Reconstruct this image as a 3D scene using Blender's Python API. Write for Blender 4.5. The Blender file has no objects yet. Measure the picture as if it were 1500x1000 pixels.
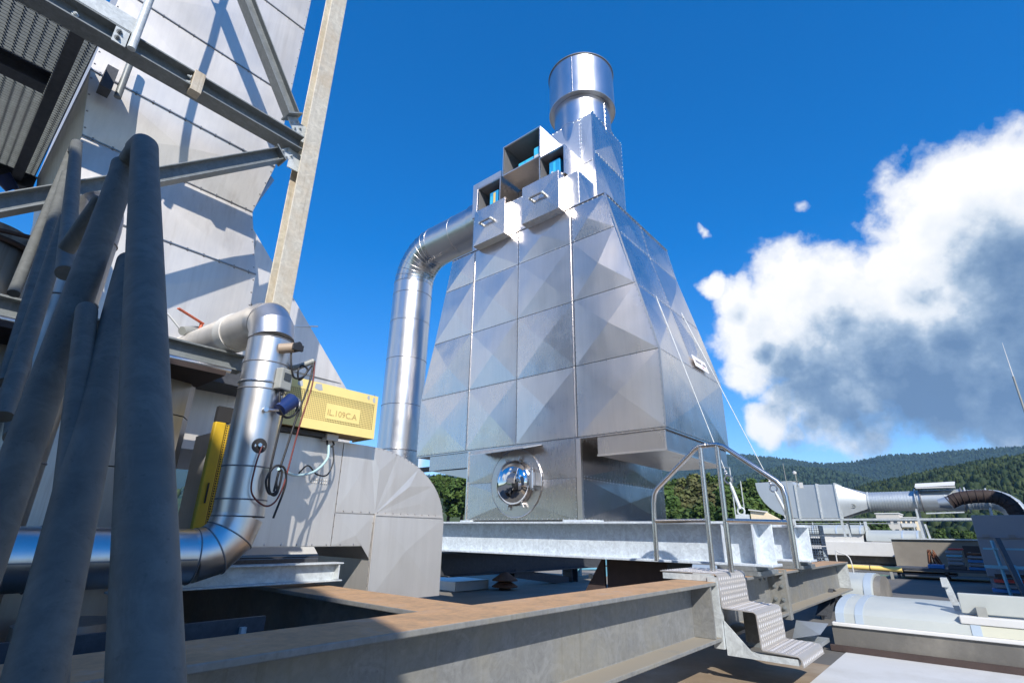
import bpy, math, random
import numpy as np
from mathutils import Vector, Matrix, noise as mnoise

random.seed(7)
R = math.radians
sc = bpy.context.scene
C = sc.collection

# ------------------------------------------------------------------ camera
YAW, PIT, ROLL, FPX = 0.70805, 0.35802, 0.016817, 750.85
fw = Vector((math.cos(PIT)*math.cos(YAW), math.cos(PIT)*math.sin(YAW), math.sin(PIT)))
rt = Vector((math.sin(YAW), -math.cos(YAW), 0.0))
up = rt.cross(fw)
rt2 = rt*math.cos(ROLL) + up*math.sin(ROLL)
up2 = up*math.cos(ROLL) - rt*math.sin(ROLL)
cd = bpy.data.cameras.new('camera')
cam = bpy.data.objects.new('camera', cd); C.objects.link(cam)
m3 = Matrix((rt2, up2, -fw)).transposed()
cam.matrix_world = m3.to_4x4()
cd.sensor_width = 36.0
cd.lens = FPX/1500*36
cd.clip_start = 0.05
cd.clip_end = 20000
sc.camera = cam

# ------------------------------------------------------------------ view
sc.view_settings.view_transform = 'Standard'
sc.view_settings.look = 'None'
sc.view_settings.gamma = 1.0
sc.view_settings.use_curve_mapping = False
sc.view_settings.exposure = 0.42
sc.render.film_transparent = False

# ------------------------------------------------------------------ sun
SUN = Vector((-0.86, -1.0, 0.97)).normalized()          # towards the sun
sl = bpy.data.lights.new('sun', 'SUN')
sl.energy = 5.0
sl.angle = R(0.53)
sl.color = (1.0, 0.94, 0.85)
so = bpy.data.objects.new('sun', sl); C.objects.link(so)
so.rotation_euler = SUN.to_track_quat('Z', 'Y').to_euler()
so.location = (0, 0, 40)
SUN_EL = math.asin(SUN.z)
SUN_ROT = math.atan2(SUN.x, SUN.y)


# ------------------------------------------------------------------ node helpers
class NT:
    def __init__(s, tree):
        s.t = tree; s.n = tree.nodes; s.l = tree.links
    def node(s, typ, **kw):
        n = s.n.new(typ)
        for k, v in kw.items():
            setattr(n, k, v)
        return n
    def link(s, a, b): s.l.new(a, b)
    def val(s, sock, v):
        if isinstance(v, (int, float, tuple, list)): sock.default_value = v
        else: s.l.new(v, sock)
    def math(s, op, a, b=0.0, c=None, clamp=False):
        n = s.node('ShaderNodeMath', operation=op); n.use_clamp = clamp
        s.val(n.inputs[0], a); s.val(n.inputs[1], b)
        if c is not None: s.val(n.inputs[2], c)
        return n.outputs[0]
    def vmath(s, op, a, b=None):
        n = s.node('ShaderNodeVectorMath', operation=op)
        s.val(n.inputs[0], a)
        if b is not None: s.val(n.inputs[1], b)
        return n.outputs['Value'] if op in ('DOT_PRODUCT', 'LENGTH', 'DISTANCE') else n.outputs[0]
    def noise(s, vec, scale, detail=4, rough=0.5, dist=0.0):
        n = s.node('ShaderNodeTexNoise')
        if vec is not None: s.link(vec, n.inputs['Vector'])
        n.inputs['Scale'].default_value = scale; n.inputs['Detail'].default_value = detail
        n.inputs['Roughness'].default_value = rough; n.inputs['Distortion'].default_value = dist
        return n.outputs['Fac']
    def ramp(s, fac, stops, interp='LINEAR'):
        n = s.node('ShaderNodeValToRGB'); cr = n.color_ramp; cr.interpolation = interp
        while len(cr.elements) > 1: cr.elements.remove(cr.elements[-1])
        for i, (p, c) in enumerate(stops):
            e = cr.elements[0] if i == 0 else cr.elements.new(p)
            e.position = p
            e.color = (c, c, c, 1) if isinstance(c, (int, float)) else (c[0], c[1], c[2], 1)
        s.val(n.inputs[0], fac)
        return n.outputs[0]
    def mix(s, fac, a, b, blend='MIX'):
        n = s.node('ShaderNodeMix', data_type='RGBA', blend_type=blend)
        s.val(n.inputs[0], fac)
        for sk, v in ((n.inputs[6], a), (n.inputs[7], b)):
            if isinstance(v, (tuple, list)): sk.default_value = (v[0], v[1], v[2], 1)
            else: s.link(v, sk)
        return n.outputs[2]
    def mapping(s, vec, scale=(1, 1, 1), loc=(0, 0, 0), rot=(0, 0, 0)):
        n = s.node('ShaderNodeMapping'); s.link(vec, n.inputs[0])
        n.inputs['Scale'].default_value = scale; n.inputs['Location'].default_value = loc
        n.inputs['Rotation'].default_value = rot
        return n.outputs[0]


# ------------------------------------------------------------------ world: sky + cumulus
SKY_STRENGTH = 0.225
w = bpy.data.worlds.new('World'); sc.world = w; w.use_nodes = True
wt = NT(w.node_tree)
for n in list(wt.n): wt.n.remove(n)
wo = wt.node('ShaderNodeOutputWorld')
bg = wt.node('ShaderNodeBackground')
sky = wt.node('ShaderNodeTexSky', sky_type='NISHITA')
sky.sun_disc = False
sky.sun_elevation = SUN_EL
sky.sun_rotation = SUN_ROT
sky.altitude = 2000
sky.air_density = 1.0; sky.dust_density = 0.0; sky.ozone_density = 1.5
hs = wt.node('ShaderNodeHueSaturation')
hs.inputs['Hue'].default_value = 0.512
hs.inputs['Saturation'].default_value = 1.80
hs.inputs['Value'].default_value = 1.12
gmn = wt.node('ShaderNodeGamma'); gmn.inputs['Gamma'].default_value = 0.70
wt.link(sky.outputs[0], gmn.inputs['Color'])
wt.link(gmn.outputs[0], hs.inputs['Color'])

LOBES = [((0.902, -0.096, 0.405), .135, 1.0), ((0.873, -0.158, 0.450), .085, .95), ((0.912, 0.010, 0.410), .055, .95), ((0.913, 0.125, 0.372), .10, .9),
         ((0.955, 0.049, 0.294), .15, 1.1), ((0.925, 0.185, 0.330), .10, .95), ((0.908, 0.225, 0.372), .05, .8), ((0.965, 0.110, 0.232), .105, 1.0),
         ((0.966, -0.060, 0.273), .15, 1.0), ((0.952, 0.225, 0.185), .045, .95), ((0.868, 0.272, 0.415), .030, .8), ((0.892, 0.235, 0.385), .05, .9), ((0.926, 0.250, 0.262), .05, .72), ((0.935, 0.20, 0.215), .05, .8), ((0.984, -0.01, 0.165), .06, .75),
         ((0.880, 0.247, 0.415), .030, .62), ((0.817, 0.254, 0.518), .020, .62), ((0.985, -0.070, 0.165), .045, .95), ((0.990, -0.01, 0.160), .03, .85), ((0.852, 0.106, 0.512), .03, .45),
         ((0.975, 0.175, 0.165), .05, .62), ((0.90, -0.30, 0.33), .13, .95), ((0.83, -0.48, 0.30), .14, .9),
         # the rest of the sky goes on with scattered cumulus, some added for the steel's reflections
         ((0.30, 0.93, 0.17), .07, .6), ((0.50, -0.85, 0.25), .16, .9), ((-0.5, -0.85, 0.22), .13, .85), ((-0.93, 0.20, 0.24), .15, .85),
         ((-0.55, 0.80, 0.26), .15, .85), ((-0.2, 0.97, 0.20), .10, .7), ((-0.95, -0.25, 0.42), .09, .7),
         ((-0.74, 0.56, 0.36), .17, 1.0), ((-0.60, 0.50, 0.62), .10, .8), ((0.66, -0.55, 0.50), .11, .85),  # starts with unseen clouds added to brighten the stack front's reflections
         ((0.70, 0.69, 0.115), .045, .62), ((0.60, 0.75, 0.115), .04, .6), ((0.72, 0.66, 0.235), .03, .40)]

def cloud_group():
    g = bpy.data.node_groups.new('cloud_density', 'ShaderNodeTree')
    g.interface.new_socket('Vector', in_out='INPUT', socket_type='NodeSocketVector')
    g.interface.new_socket('Density', in_out='OUTPUT', socket_type='NodeSocketFloat')
    t = NT(g)
    gi = t.node('NodeGroupInput'); go = t.node('NodeGroupOutput')
    v = gi.outputs[0]
    wn = t.node('ShaderNodeTexNoise'); t.link(v, wn.inputs['Vector'])
    wn.inputs['Scale'].default_value = 9; wn.inputs['Detail'].default_value = 5
    off = t.vmath('SUBTRACT', wn.outputs['Color'], (0.5, 0.5, 0.5))
    sc1 = t.node('ShaderNodeVectorMath', operation='SCALE'); t.link(off, sc1.inputs[0]); sc1.inputs['Scale'].default_value = 0.10
    vv = t.vmath('ADD', v, sc1.outputs[0])
    acc = None
    for d, r, a in LOBES:
        dn = Vector(d).normalized()
        dist = t.vmath('DISTANCE', vv, tuple(dn))
        q = t.math('DIVIDE', dist, r)
        q2 = t.math('MULTIPLY', q, q)
        e = t.math('MULTIPLY', t.math('EXPONENT', t.math('MULTIPLY', q2, -0.8)), a)
        acc = e if acc is None else t.math('MAXIMUM', acc, e)
    n1 = t.noise(v, 10.0, 9, 0.60)
    n2 = t.noise(v, 34.0, 7, 0.62)
    nn = t.math('ADD', t.math('MULTIPLY', t.math('SUBTRACT', n1, 0.5), 1.05), t.math('MULTIPLY', t.math('SUBTRACT', n2, 0.5), 0.50))
    d = t.math('ADD', t.math('SUBTRACT', acc, 0.36), t.math('MULTIPLY', nn, t.math('MULTIPLY_ADD', acc, 0.6, 0.35)))
    t.link(d, go.inputs[0])
    return g

cg = cloud_group()
tc = wt.node('ShaderNodeTexCoord')
dirv = wt.vmath('NORMALIZE', tc.outputs['Generated'])
def dens(offset, scale=1.0):
    n = wt.node('ShaderNodeGroup'); n.node_tree = cg
    vv = dirv
    if offset is not None: vv = wt.vmath('ADD', dirv, offset)
    wt.link(vv, n.inputs[0])
    return n.outputs[0]
d0 = dens(None)
d1 = dens((-0.030, 0.025, 0.05))
d2 = dens((-0.06, 0.05, 0.12))
alpha = wt.ramp(d0, [(0.0, 0.0), (0.05, 0.15), (0.17, 0.76), (0.30, 1.0)])
thick = wt.math('ADD', wt.math('MULTIPLY', wt.math('MAXIMUM', d1, 0.0), 0.75), wt.math('MULTIPLY', wt.math('MAXIMUM', d2, 0.0), 0.85))
detail_n = wt.noise(dirv, 9.0, 8, 0.62)
thick = wt.math('ADD', thick, wt.math('MULTIPLY', wt.math('SUBTRACT', detail_n, 0.5), 0.55))
ccol = wt.ramp(thick, [(0.14, (0.80, 0.80, 0.80)), (0.36, (0.64, 0.68, 0.73)), (0.56, (0.33, 0.42, 0.54)), (0.78, (0.17, 0.26, 0.40)), (1.0, (0.11, 0.19, 0.33))])
sk = wt.node('ShaderNodeVectorMath', operation='SCALE'); wt.link(hs.outputs[0], sk.inputs[0]); sk.inputs['Scale'].default_value = SKY_STRENGTH
fin = wt.mix(alpha, sk.outputs[0], ccol)
wt.link(fin, bg.inputs['Color'])
bg.inputs['Strength'].default_value = 1.0
wt.link(bg.outputs[0], wo.inputs['Surface'])
try: w.cycles.sampling_method = 'MANUAL'; w.cycles.sample_map_resolution = 1024
except Exception: pass


# ------------------------------------------------------------------ materials
MATS = {}
def new_mat(name):
    m = bpy.data.materials.new(name); m.use_nodes = True
    t = NT(m.node_tree)
    for n in list(t.n): t.n.remove(n)
    o = t.node('ShaderNodeOutputMaterial'); b = t.node('ShaderNodeBsdfPrincipled')
    t.link(b.outputs[0], o.inputs['Surface'])
    MATS[name] = m
    return m, t, b
def obj_vec(t): return t.node('ShaderNodeTexCoord').outputs['Object']
def obj_rand(t): return t.node('ShaderNodeObjectInfo').outputs['Random']
def bump(t, b, h, strength, dist=0.02, chain=None):
    n = t.node('ShaderNodeBump'); n.inputs['Strength'].default_value = strength; n.inputs['Distance'].default_value = dist
    t.link(h, n.inputs['Height'])
    if chain is not None: t.link(chain, n.inputs['Normal'])
    t.link(n.outputs[0], b.inputs['Normal'])
    return n.outputs[0]

def steel(name, base=(0.62, 0.62, 0.63), rough=0.3, var=0.12, streak=0.25, wav=0.25, wav_scale=1.6, stain=None, stain_amt=0.0, metallic=1.0, rnd=0.10):
    m, t, b = new_mat(name)
    v = obj_vec(t)
    vs = t.mapping(v, (9, 9, 0.55))
    s1 = t.noise(vs, 2.2, 6, 0.65)
    s2 = t.noise(v, 3.0, 5, 0.6)
    fine = t.noise(t.mapping(v, (60, 60, 2.0)), 3.0, 3, 0.6)
    k = t.math('ADD', t.math('MULTIPLY', t.math('SUBTRACT', s1, 0.5), streak), t.math('MULTIPLY', t.math('SUBTRACT', s2, 0.5), streak*0.7))
    k = t.math('ADD', k, t.math('MULTIPLY', t.math('SUBTRACT', obj_rand(t), 0.5), rnd))
    k = t.math('ADD', k, 1.0)
    sv = t.node('ShaderNodeVectorMath', operation='SCALE'); sv.inputs[0].default_value = base; t.link(k, sv.inputs['Scale'])
    col = sv.outputs[0]
    if stain is not None:
        st = t.ramp(t.noise(t.mapping(v, (14, 14, 0.5)), 1.3, 6, 0.7), [(0.50, 0.0), (0.72, 1.0)])
        big = t.ramp(t.noise(v, 0.9, 3, 0.5), [(0.4, 0.0), (0.62, 1.0)])
        col = t.mix(t.math('MULTIPLY', t.math('MULTIPLY', st, big), stain_amt), col, stain)
    t.link(col, b.inputs['Base Color'])
    b.inputs['Metallic'].default_value = metallic
    r = t.math('ADD', t.math('MULTIPLY_ADD', t.math('SUBTRACT', s2, 0.5), var, rough), t.math('MULTIPLY', t.math('SUBTRACT', fine, 0.5), 0.10))
    r = t.math('ADD', r, t.math('MULTIPLY', t.math('SUBTRACT', obj_rand(t), 0.5), 0.06))
    t.link(r, b.inputs['Roughness'])
    wn = t.noise(v, wav_scale, 2, 0.4)
    c1 = bump(t, b, wn, wav, 0.06)
    bump(t, b, fine, 0.006, 0.004, c1)
    return m

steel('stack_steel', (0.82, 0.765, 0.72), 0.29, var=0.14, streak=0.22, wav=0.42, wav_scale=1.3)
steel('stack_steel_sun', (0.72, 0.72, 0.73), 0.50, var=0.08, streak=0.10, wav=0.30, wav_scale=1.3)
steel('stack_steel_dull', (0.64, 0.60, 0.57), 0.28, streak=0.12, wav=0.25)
steel('bright_steel', (0.64, 0.64, 0.65), 0.30, wav=0.14, wav_scale=2.2, streak=0.12)
steel('pipe_steel', (0.64, 0.63, 0.62), 0.36, wav=0.16, wav_scale=3.0, streak=0.2)
steel('polished_steel', (0.72, 0.72, 0.73), 0.05, var=0.04, streak=0.05, wav=0.03)
steel('tower_steel', (0.68, 0.65, 0.61), 0.50, var=0.15, streak=0.28, wav=0.15, stain=(0.45, 0.40, 0.34), stain_amt=0.5, metallic=0.65)
steel('duct_steel', (0.65, 0.63, 0.60), 0.46, var=0.12, streak=0.20, wav=0.18, stain=(0.45, 0.40, 0.35), stain_amt=0.35, metallic=0.65)
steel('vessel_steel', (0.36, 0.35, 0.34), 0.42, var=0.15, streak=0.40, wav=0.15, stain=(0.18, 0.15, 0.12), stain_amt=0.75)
steel('rail_steel', (0.60, 0.58, 0.56), 0.24, streak=0.08, wav=0.0)
steel('zinc_sheet', (0.52, 0.56, 0.58), 0.50, var=0.1, streak=0.16, wav=0.12, metallic=0.75)
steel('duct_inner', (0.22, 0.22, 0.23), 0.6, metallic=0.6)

def galv(name, base, rough=0.45, metallic=0.55, spangle=55, dirt=None, dirt_amt=0.0, streaks=0.3, topdust=None):
    m, t, b = new_mat(name)
    v = obj_vec(t)
    vo = t.node('ShaderNodeTexVoronoi'); t.link(v, vo.inputs['Vector']); vo.inputs['Scale'].default_value = spangle
    sp = t.node('ShaderNodeSeparateColor'); t.link(vo.outputs['Color'], sp.inputs[0])
    n1 = t.noise(v, 5.0, 6, 0.65)
    n2 = t.noise(t.mapping(v, (22, 22, 1.2)), 1.6, 5, 0.7)
    k = t.math('ADD', t.math('MULTIPLY', t.math('SUBTRACT', sp.outputs[0], 0.5), 0.10),
               t.math('ADD', t.math('MULTIPLY', t.math('SUBTRACT', n1, 0.5), 0.45), t.math('MULTIPLY', t.math('SUBTRACT', n2, 0.5), streaks)))
    k = t.math('ADD', k, 1.0)
    sv = t.node('ShaderNodeVectorMath', operation='SCALE'); sv.inputs[0].default_value = base; t.link(k, sv.inputs['Scale'])
    col = sv.outputs[0]
    blot = t.ramp(t.noise(v, 17.0, 5, 0.7, 1.5), [(0.36, 0.0), (0.64, 1.0)])
    wisp = t.ramp(t.noise(v, 7.0, 7, 0.72, 2.5), [(0.50, 0.0), (0.60, 1.0)])
    col = t.mix(t.math('MULTIPLY', wisp, 0.30), col, tuple(min(1.0, c*1.9) for c in base))
    col = t.mix(t.math('MULTIPLY', blot, 0.42), col, tuple(min(1.0, c*1.65) for c in base))
    specks = t.ramp(t.noise(v, 120.0, 2, 0.6), [(0.66, 0.0), (0.74, 1.0)])
    col = t.mix(t.math('MULTIPLY', specks, 0.35), col, tuple(c*0.45 for c in base))
    rough_s = t.math('MULTIPLY_ADD', n1, 0.25, rough-0.12)
    met = metallic
    if dirt is not None:
        dm = t.ramp(t.noise(v, 2.4, 7, 0.68), [(0.45, 0.0), (0.66, 1.0)])
        col = t.mix(t.math('MULTIPLY', dm, dirt_amt), col, dirt)
        runs = t.ramp(t.noise(t.mapping(v, (30, 30, 0.9)), 1.4, 5, 0.65), [(0.56, 0.0), (0.72, 1.0)])
        rarea = t.ramp(t.noise(v, 1.7, 3, 0.5), [(0.42, 0.0), (0.6, 1.0)])
        col = t.mix(t.math('MULTIPLY', t.math('MULTIPLY', runs, rarea), dirt_amt), col, tuple(c*0.55 for c in dirt))
    if topdust is not None:
        g = t.node('ShaderNodeNewGeometry')
        sx = t.node('ShaderNodeSeparateXYZ'); t.link(g.outputs['True Normal'], sx.inputs[0])
        up_ = t.ramp(sx.outputs[2], [(0.85, 0.0), (0.97, 1.0)])
        gn = t.noise(v, 6.0, 8, 0.7)
        gn2 = t.noise(t.mapping(v, (1, 1, 1)), 40.0, 4, 0.7)
        tcol = t.mix(t.ramp(t.math('ADD', t.math('MULTIPLY', gn, 0.7), t.math('MULTIPLY', gn2, 0.3)), [(0.34, 0.0), (0.66, 1.0)]), topdust, (topdust[0]*.45, topdust[1]*.55, topdust[2]*.7))
        pz = t.node('ShaderNodeSeparateXYZ'); t.link(g.outputs['Position'], pz.inputs[0])
        tcol = t.mix(t.ramp(t.math('ADD', pz.outputs[2], 1.0), [(0.45, 0.0), (0.6, 1.0)]), (0.26, 0.235, 0.19), tcol)
        cov = t.math('MULTIPLY', up_, t.ramp(gn, [(0.28, 0.35), (0.46, 1.0)]))
        col = t.mix(cov, col, tcol)
        rough_s = t.math('ADD', rough_s, t.math('MULTIPLY', cov, 0.4))
        met = t.math('MULTIPLY', t.math('SUBTRACT', 1.0, cov), metallic)
    t.link(col, b.inputs['Base Color'])
    t.val(b.inputs['Metallic'], met)
    t.link(rough_s, b.inputs['Roughness'])
    bump(t, b, n1, 0.08, 0.01)
    return m

galv('galv_new', (0.46, 0.51, 0.56), 0.42, 0.12, streaks=0.5)
galv('galv_dusty', (0.165, 0.17, 0.17), 0.5, 0.1, dirt=(0.25, 0.235, 0.185), dirt_amt=0.6, topdust=(0.56, 0.32, 0.155), streaks=0.35)
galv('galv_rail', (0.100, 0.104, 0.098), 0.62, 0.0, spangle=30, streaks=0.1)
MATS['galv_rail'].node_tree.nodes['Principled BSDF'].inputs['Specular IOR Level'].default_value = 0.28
galv('galv_frame', (0.15, 0.165, 0.17), 0.5, 0.15)
galv('galv_light', (0.40, 0.43, 0.44), 0.5, 0.15)
galv('galv_column', (0.41, 0.385, 0.325), 0.5, 0.1, dirt=(0.42, 0.33, 0.22), dirt_amt=0.75, streaks=0.5)
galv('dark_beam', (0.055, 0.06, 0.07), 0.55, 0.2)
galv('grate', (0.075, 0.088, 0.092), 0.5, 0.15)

def paint(name, col, rough=0.5, var=0.12, nscale=4.0, dirt=None, dirt_amt=0.0, spec=0.5, bmp=0.03, met=0.0):
    m, t, b = new_mat(name)
    v = obj_vec(t)
    n1 = t.noise(v, nscale, 6, 0.65)
    k = t.math('MULTIPLY_ADD', t.math('SUBTRACT', n1, 0.5), var*2, 1.0)
    k = t.math('ADD', k, t.math('MULTIPLY', t.math('SUBTRACT', obj_rand(t), 0.5), var))
    sv = t.node('ShaderNodeVectorMath', operation='SCALE'); sv.inputs[0].default_value = col; t.link(k, sv.inputs['Scale'])
    c = sv.outputs[0]
    if dirt is not None:
        dm = t.ramp(t.noise(v, nscale*0.6, 8, 0.7), [(0.46, 0.0), (0.68, 1.0)])
        c = t.mix(t.math('MULTIPLY', dm, dirt_amt), c, dirt)
    t.link(c, b.inputs['Base Color'])
    b.inputs['Roughness'].default_value = rough
    b.inputs['Specular IOR Level'].default_value = spec
    b.inputs['Metallic'].default_value = met
    bump(t, b, n1, bmp, 0.02)
    return m

paint('tread', (0.40, 0.38, 0.36), 0.40, var=0.08, nscale=9, bmp=0.02, met=0.35)
paint('tear', (0.60, 0.575, 0.55), 0.25, var=0.05, nscale=9, bmp=0.0, met=0.4)
paint('yellow', (0.80, 0.655, 0.25), 0.45, dirt=(0.55, 0.42, 0.2), dirt_amt=0.25)
paint('yellow_deep', (0.62, 0.40, 0.02), 0.45, dirt=(0.3, 0.2, 0.05), dirt_amt=0.4)
paint('engraved', (0.45, 0.31, 0.12), 0.6)
paint('peeled', (0.40, 0.43, 0.46), 0.5)
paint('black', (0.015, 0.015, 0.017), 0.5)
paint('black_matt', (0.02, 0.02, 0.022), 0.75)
paint('cable_red', (0.14, 0.025, 0.02), 0.45)
paint('cable_white', (0.7, 0.7, 0.68), 0.45)
paint('hose_cyan', (0.42, 0.60, 0.62), 0.4)
paint('blue_cap', (0.012, 0.03, 0.12), 0.35)
paint('box_grey', (0.30, 0.31, 0.29), 0.5, dirt=(0.2, 0.18, 0.14), dirt_amt=0.4)
paint('fitting_brown', (0.35, 0.27, 0.20), 0.55)
paint('lever_orange', (0.50, 0.10, 0.04), 0.5)
paint('white', (0.60, 0.60, 0.585), 0.45, dirt=(0.5, 0.48, 0.42), dirt_amt=0.25)
paint('skylight_white', (0.38, 0.41, 0.40), 0.32, var=0.06, nscale=1.5, dirt=(0.50, 0.52, 0.48), dirt_amt=0.5)
paint('skylight_cream', (0.52, 0.52, 0.42), 0.4, var=0.06, dirt=(0.5, 0.48, 0.38), dirt_amt=0.4)
paint('clamp_blue', (0.36, 0.43, 0.50), 0.4, var=0.06)
paint('curb_felt', (0.13, 0.125, 0.115), 0.9, var=0.35, nscale=3.0, dirt=(0.30, 0.28, 0.24), dirt_amt=0.5, bmp=0.3)
paint('roof_felt', (0.09, 0.088, 0.084), 0.9, var=0.35, nscale=1.3, dirt=(0.16, 0.15, 0.13), dirt_amt=0.6, bmp=0.2)
paint('roof_grey', (0.20, 0.18, 0.15), 0.9, var=0.3, nscale=1.1, dirt=(0.32, 0.29, 0.24), dirt_amt=0.6, bmp=0.2)
paint('roof_white', (0.50, 0.51, 0.51), 0.7, var=0.12, nscale=2.5, dirt=(0.38, 0.37, 0.34), dirt_amt=0.55, bmp=0.15)
paint('roof_brown', (0.20, 0.15, 0.10), 0.9, var=0.4, nscale=3, dirt=(0.34, 0.30, 0.24), dirt_amt=0.6, bmp=0.2)
paint('gutter_green', (0.10, 0.17, 0.11), 0.7)
paint('rust', (0.16, 0.06, 0.03), 0.85, var=0.4, nscale=20, dirt=(0.3, 0.14, 0.06), dirt_amt=0.7, bmp=0.3)
paint('rust_dark', (0.045, 0.03, 0.027), 0.75, var=0.5, nscale=8)
paint('cyan_paint', (0.17, 0.42, 0.55), 0.5, dirt=(0.1, 0.2, 0.25), dirt_amt=0.4)
paint('blue_paint', (0.03, 0.17, 0.42), 0.5)
paint('red_paint', (0.45, 0.05, 0.04), 0.55)
paint('pack_blue', (0.02, 0.30, 0.62), 0.35)
paint('pack_cyan', (0.05, 0.50, 0.78), 0.35)
paint('pipe_yellow', (0.80, 0.58, 0.18), 0.45)
paint('sheet_grey', (0.20, 0.22, 0.25), 0.5, var=0.08)
paint('shade_block_wall', (0.34, 0.35, 0.36), 0.6)
paint('cream_wall', (0.72, 0.60, 0.42), 0.8)
paint('block_grey', (0.50, 0.48, 0.44), 0.8)
paint('window_dark', (0.05, 0.06, 0.07), 0.2)
paint('sign_white', (0.72, 0.71, 0.72), 0.4, var=0.03)
paint('sign_ink', (0.10, 0.08, 0.10), 0.5)
paint('sign_red', (0.5, 0.12, 0.12), 0.5)
paint('bark', (0.07, 0.05, 0.035), 0.9)
paint('terracotta', (0.28, 0.13, 0.08), 0.8)

def leafmat(name, a, b_, nscale):
    m, t, b = new_mat(name)
    v = t.node('ShaderNodeNewGeometry').outputs['Position']
    n1 = t.noise(v, nscale, 3, 0.6)
    c = t.mix(t.ramp(n1, [(0.35, 0.0), (0.65, 1.0)]), a, b_)
    k = t.math('MULTIPLY_ADD', t.math('SUBTRACT', obj_rand(t), 0.5), 0.5, 1.0)
    sv = t.node('ShaderNodeVectorMath', operation='SCALE'); t.link(c, sv.inputs[0]); t.link(k, sv.inputs['Scale'])
    t.link(sv.outputs[0], b.inputs['Base Color'])
    b.inputs['Roughness'].default_value = 0.7; b.inputs['Specular IOR Level'].default_value = 0.2
    return m
leafmat('leaf_near', (0.030, 0.065, 0.014), (0.075, 0.115, 0.028), 0.5)
leafmat('leaf_olive', (0.060, 0.075, 0.022), (0.125, 0.120, 0.050), 0.5)
leafmat('leaf_hill', (0.012, 0.030, 0.012), (0.045, 0.066, 0.020), 0.03)
leafmat('leaf_far', (0.012, 0.030, 0.018), (0.028, 0.052, 0.026), 0.004)
leafmat('ground_green', (0.035, 0.055, 0.018), (0.075, 0.085, 0.030), 0.05)

def M(n): return MATS[n]


# ------------------------------------------------------------------ mesh helpers
class MB:
    def __init__(s): s.v = []; s.f = []
    def add(s, vs, fs):
        o = len(s.v); s.v += [tuple(p) for p in vs]; s.f += [tuple(i+o for i in f) for f in fs]; return s
    def box(s, x0, x1, y0, y1, z0, z1):
        return s.add([(x0, y0, z0), (x1, y0, z0), (x1, y1, z0), (x0, y1, z0), (x0, y0, z1), (x1, y0, z1), (x1, y1, z1), (x0, y1, z1)],
                     [(0, 3, 2, 1), (4, 5, 6, 7), (0, 1, 5, 4), (1, 2, 6, 5), (2, 3, 7, 6), (3, 0, 4, 7)])
    def bar(s, p0, p1, wid, hei, upv=(0, 0, 1)):
        p0 = Vector(p0); p1 = Vector(p1); d = (p1-p0).normalized(); u = Vector(upv)
        sx = d.cross(u)
        if sx.length < 1e-4: sx = d.cross(Vector((1, 0, 0)))
        sx.normalize(); u = sx.cross(d)
        a = sx*wid/2; b = u*hei/2
        vs = [p0-a-b, p0+a-b, p0+a+b, p0-a+b, p1-a-b, p1+a-b, p1+a+b, p1-a+b]
        return s.add(vs, [(0, 1, 2, 3), (7, 6, 5, 4), (0, 4, 5, 1), (1, 5, 6, 2), (2, 6, 7, 3), (3, 7, 4, 0)])
    def extrude(s, poly, vec):
        n = len(poly); vec = Vector(vec)
        a = [Vector(p) for p in poly]; b = [p+vec for p in a]
        fs = [tuple(range(n))[::-1], tuple(range(n, 2*n))]
        for i in range(n):
            j = (i+1) % n
            fs.append((i, j, n+j, n+i))
        return s.add(a+b, fs)
    def tube(s, pts, r, n=12, cap=True, closed=False):
        pts = [Vector(p) for p in pts]; k = len(pts)
        rs = r if isinstance(r, (list, tuple)) else [r]*k
        o = len(s.v); ref = None; rings = []
        for i, p in enumerate(pts):
            if closed: d = (pts[(i+1) % k]-pts[i-1])
            else: d = (pts[min(i+1, k-1)]-pts[max(i-1, 0)])
            d.normalize()
            if ref is None:
                ref = d.orthogonal().normalized()
            ref = (ref - d*ref.dot(d)).normalized()
            bi = d.cross(ref)
            sc_ = 1.0
            if 0 < i < k-1 and not closed:
                d1 = (pts[i]-pts[i-1]).normalized(); sc_ = 1/max(0.5, d1.dot(d))
            ring = [p + (ref*math.cos(2*math.pi*j/n)+bi*math.sin(2*math.pi*j/n))*rs[i] for j in range(n)]
            rings.append(ring)
        for ring in rings: s.v += [tuple(q) for q in ring]
        K = k if closed else k-1
        for i in range(K):
            a = o+i*n; b = o+((i+1) % k)*n
            for j in range(n):
                j2 = (j+1) % n
                s.f.append((a+j, a+j2, b+j2, b+j))
        if cap and not closed:
            s.f.append(tuple(o+j for j in range(n))[::-1]); s.f.append(tuple(o+(k-1)*n+j for j in range(n)))
        return s
    def cyl(s, p0, p1, r0, r1=None, n=24, cap=True):
        return s.tube([p0, p1], [r0, r0 if r1 is None else r1], n, cap)
    def ring(s, c, axis, r, rr, n=40, m=6):
        ax = Vector(axis).normalized(); a = ax.orthogonal().normalized(); b = ax.cross(a); c = Vector(c)
        return s.tube([c+(a*math.cos(2*math.pi*i/n)+b*math.sin(2*math.pi*i/n))*r for i in range(n)], rr, m, closed=True)
    def lathe(s, c, axis, prof, n=40):
        """prof: list of (radius, offset along axis)"""
        ax = Vector(axis).normalized(); a = ax.orthogonal().normalized(); b = ax.cross(a); c = Vector(c)
        o = len(s.v)
        for r, h in prof:
            for i in range(n):
                t = 2*math.pi*i/n
                s.v.append(tuple(c + ax*h + (a*math.cos(t)+b*math.sin(t))*r))
        for k in range(len(prof)-1):
            for i in range(n):
                j = (i+1) % n
                s.f.append((o+k*n+i, o+k*n+j, o+(k+1)*n+j, o+(k+1)*n+i))
        return s

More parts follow.
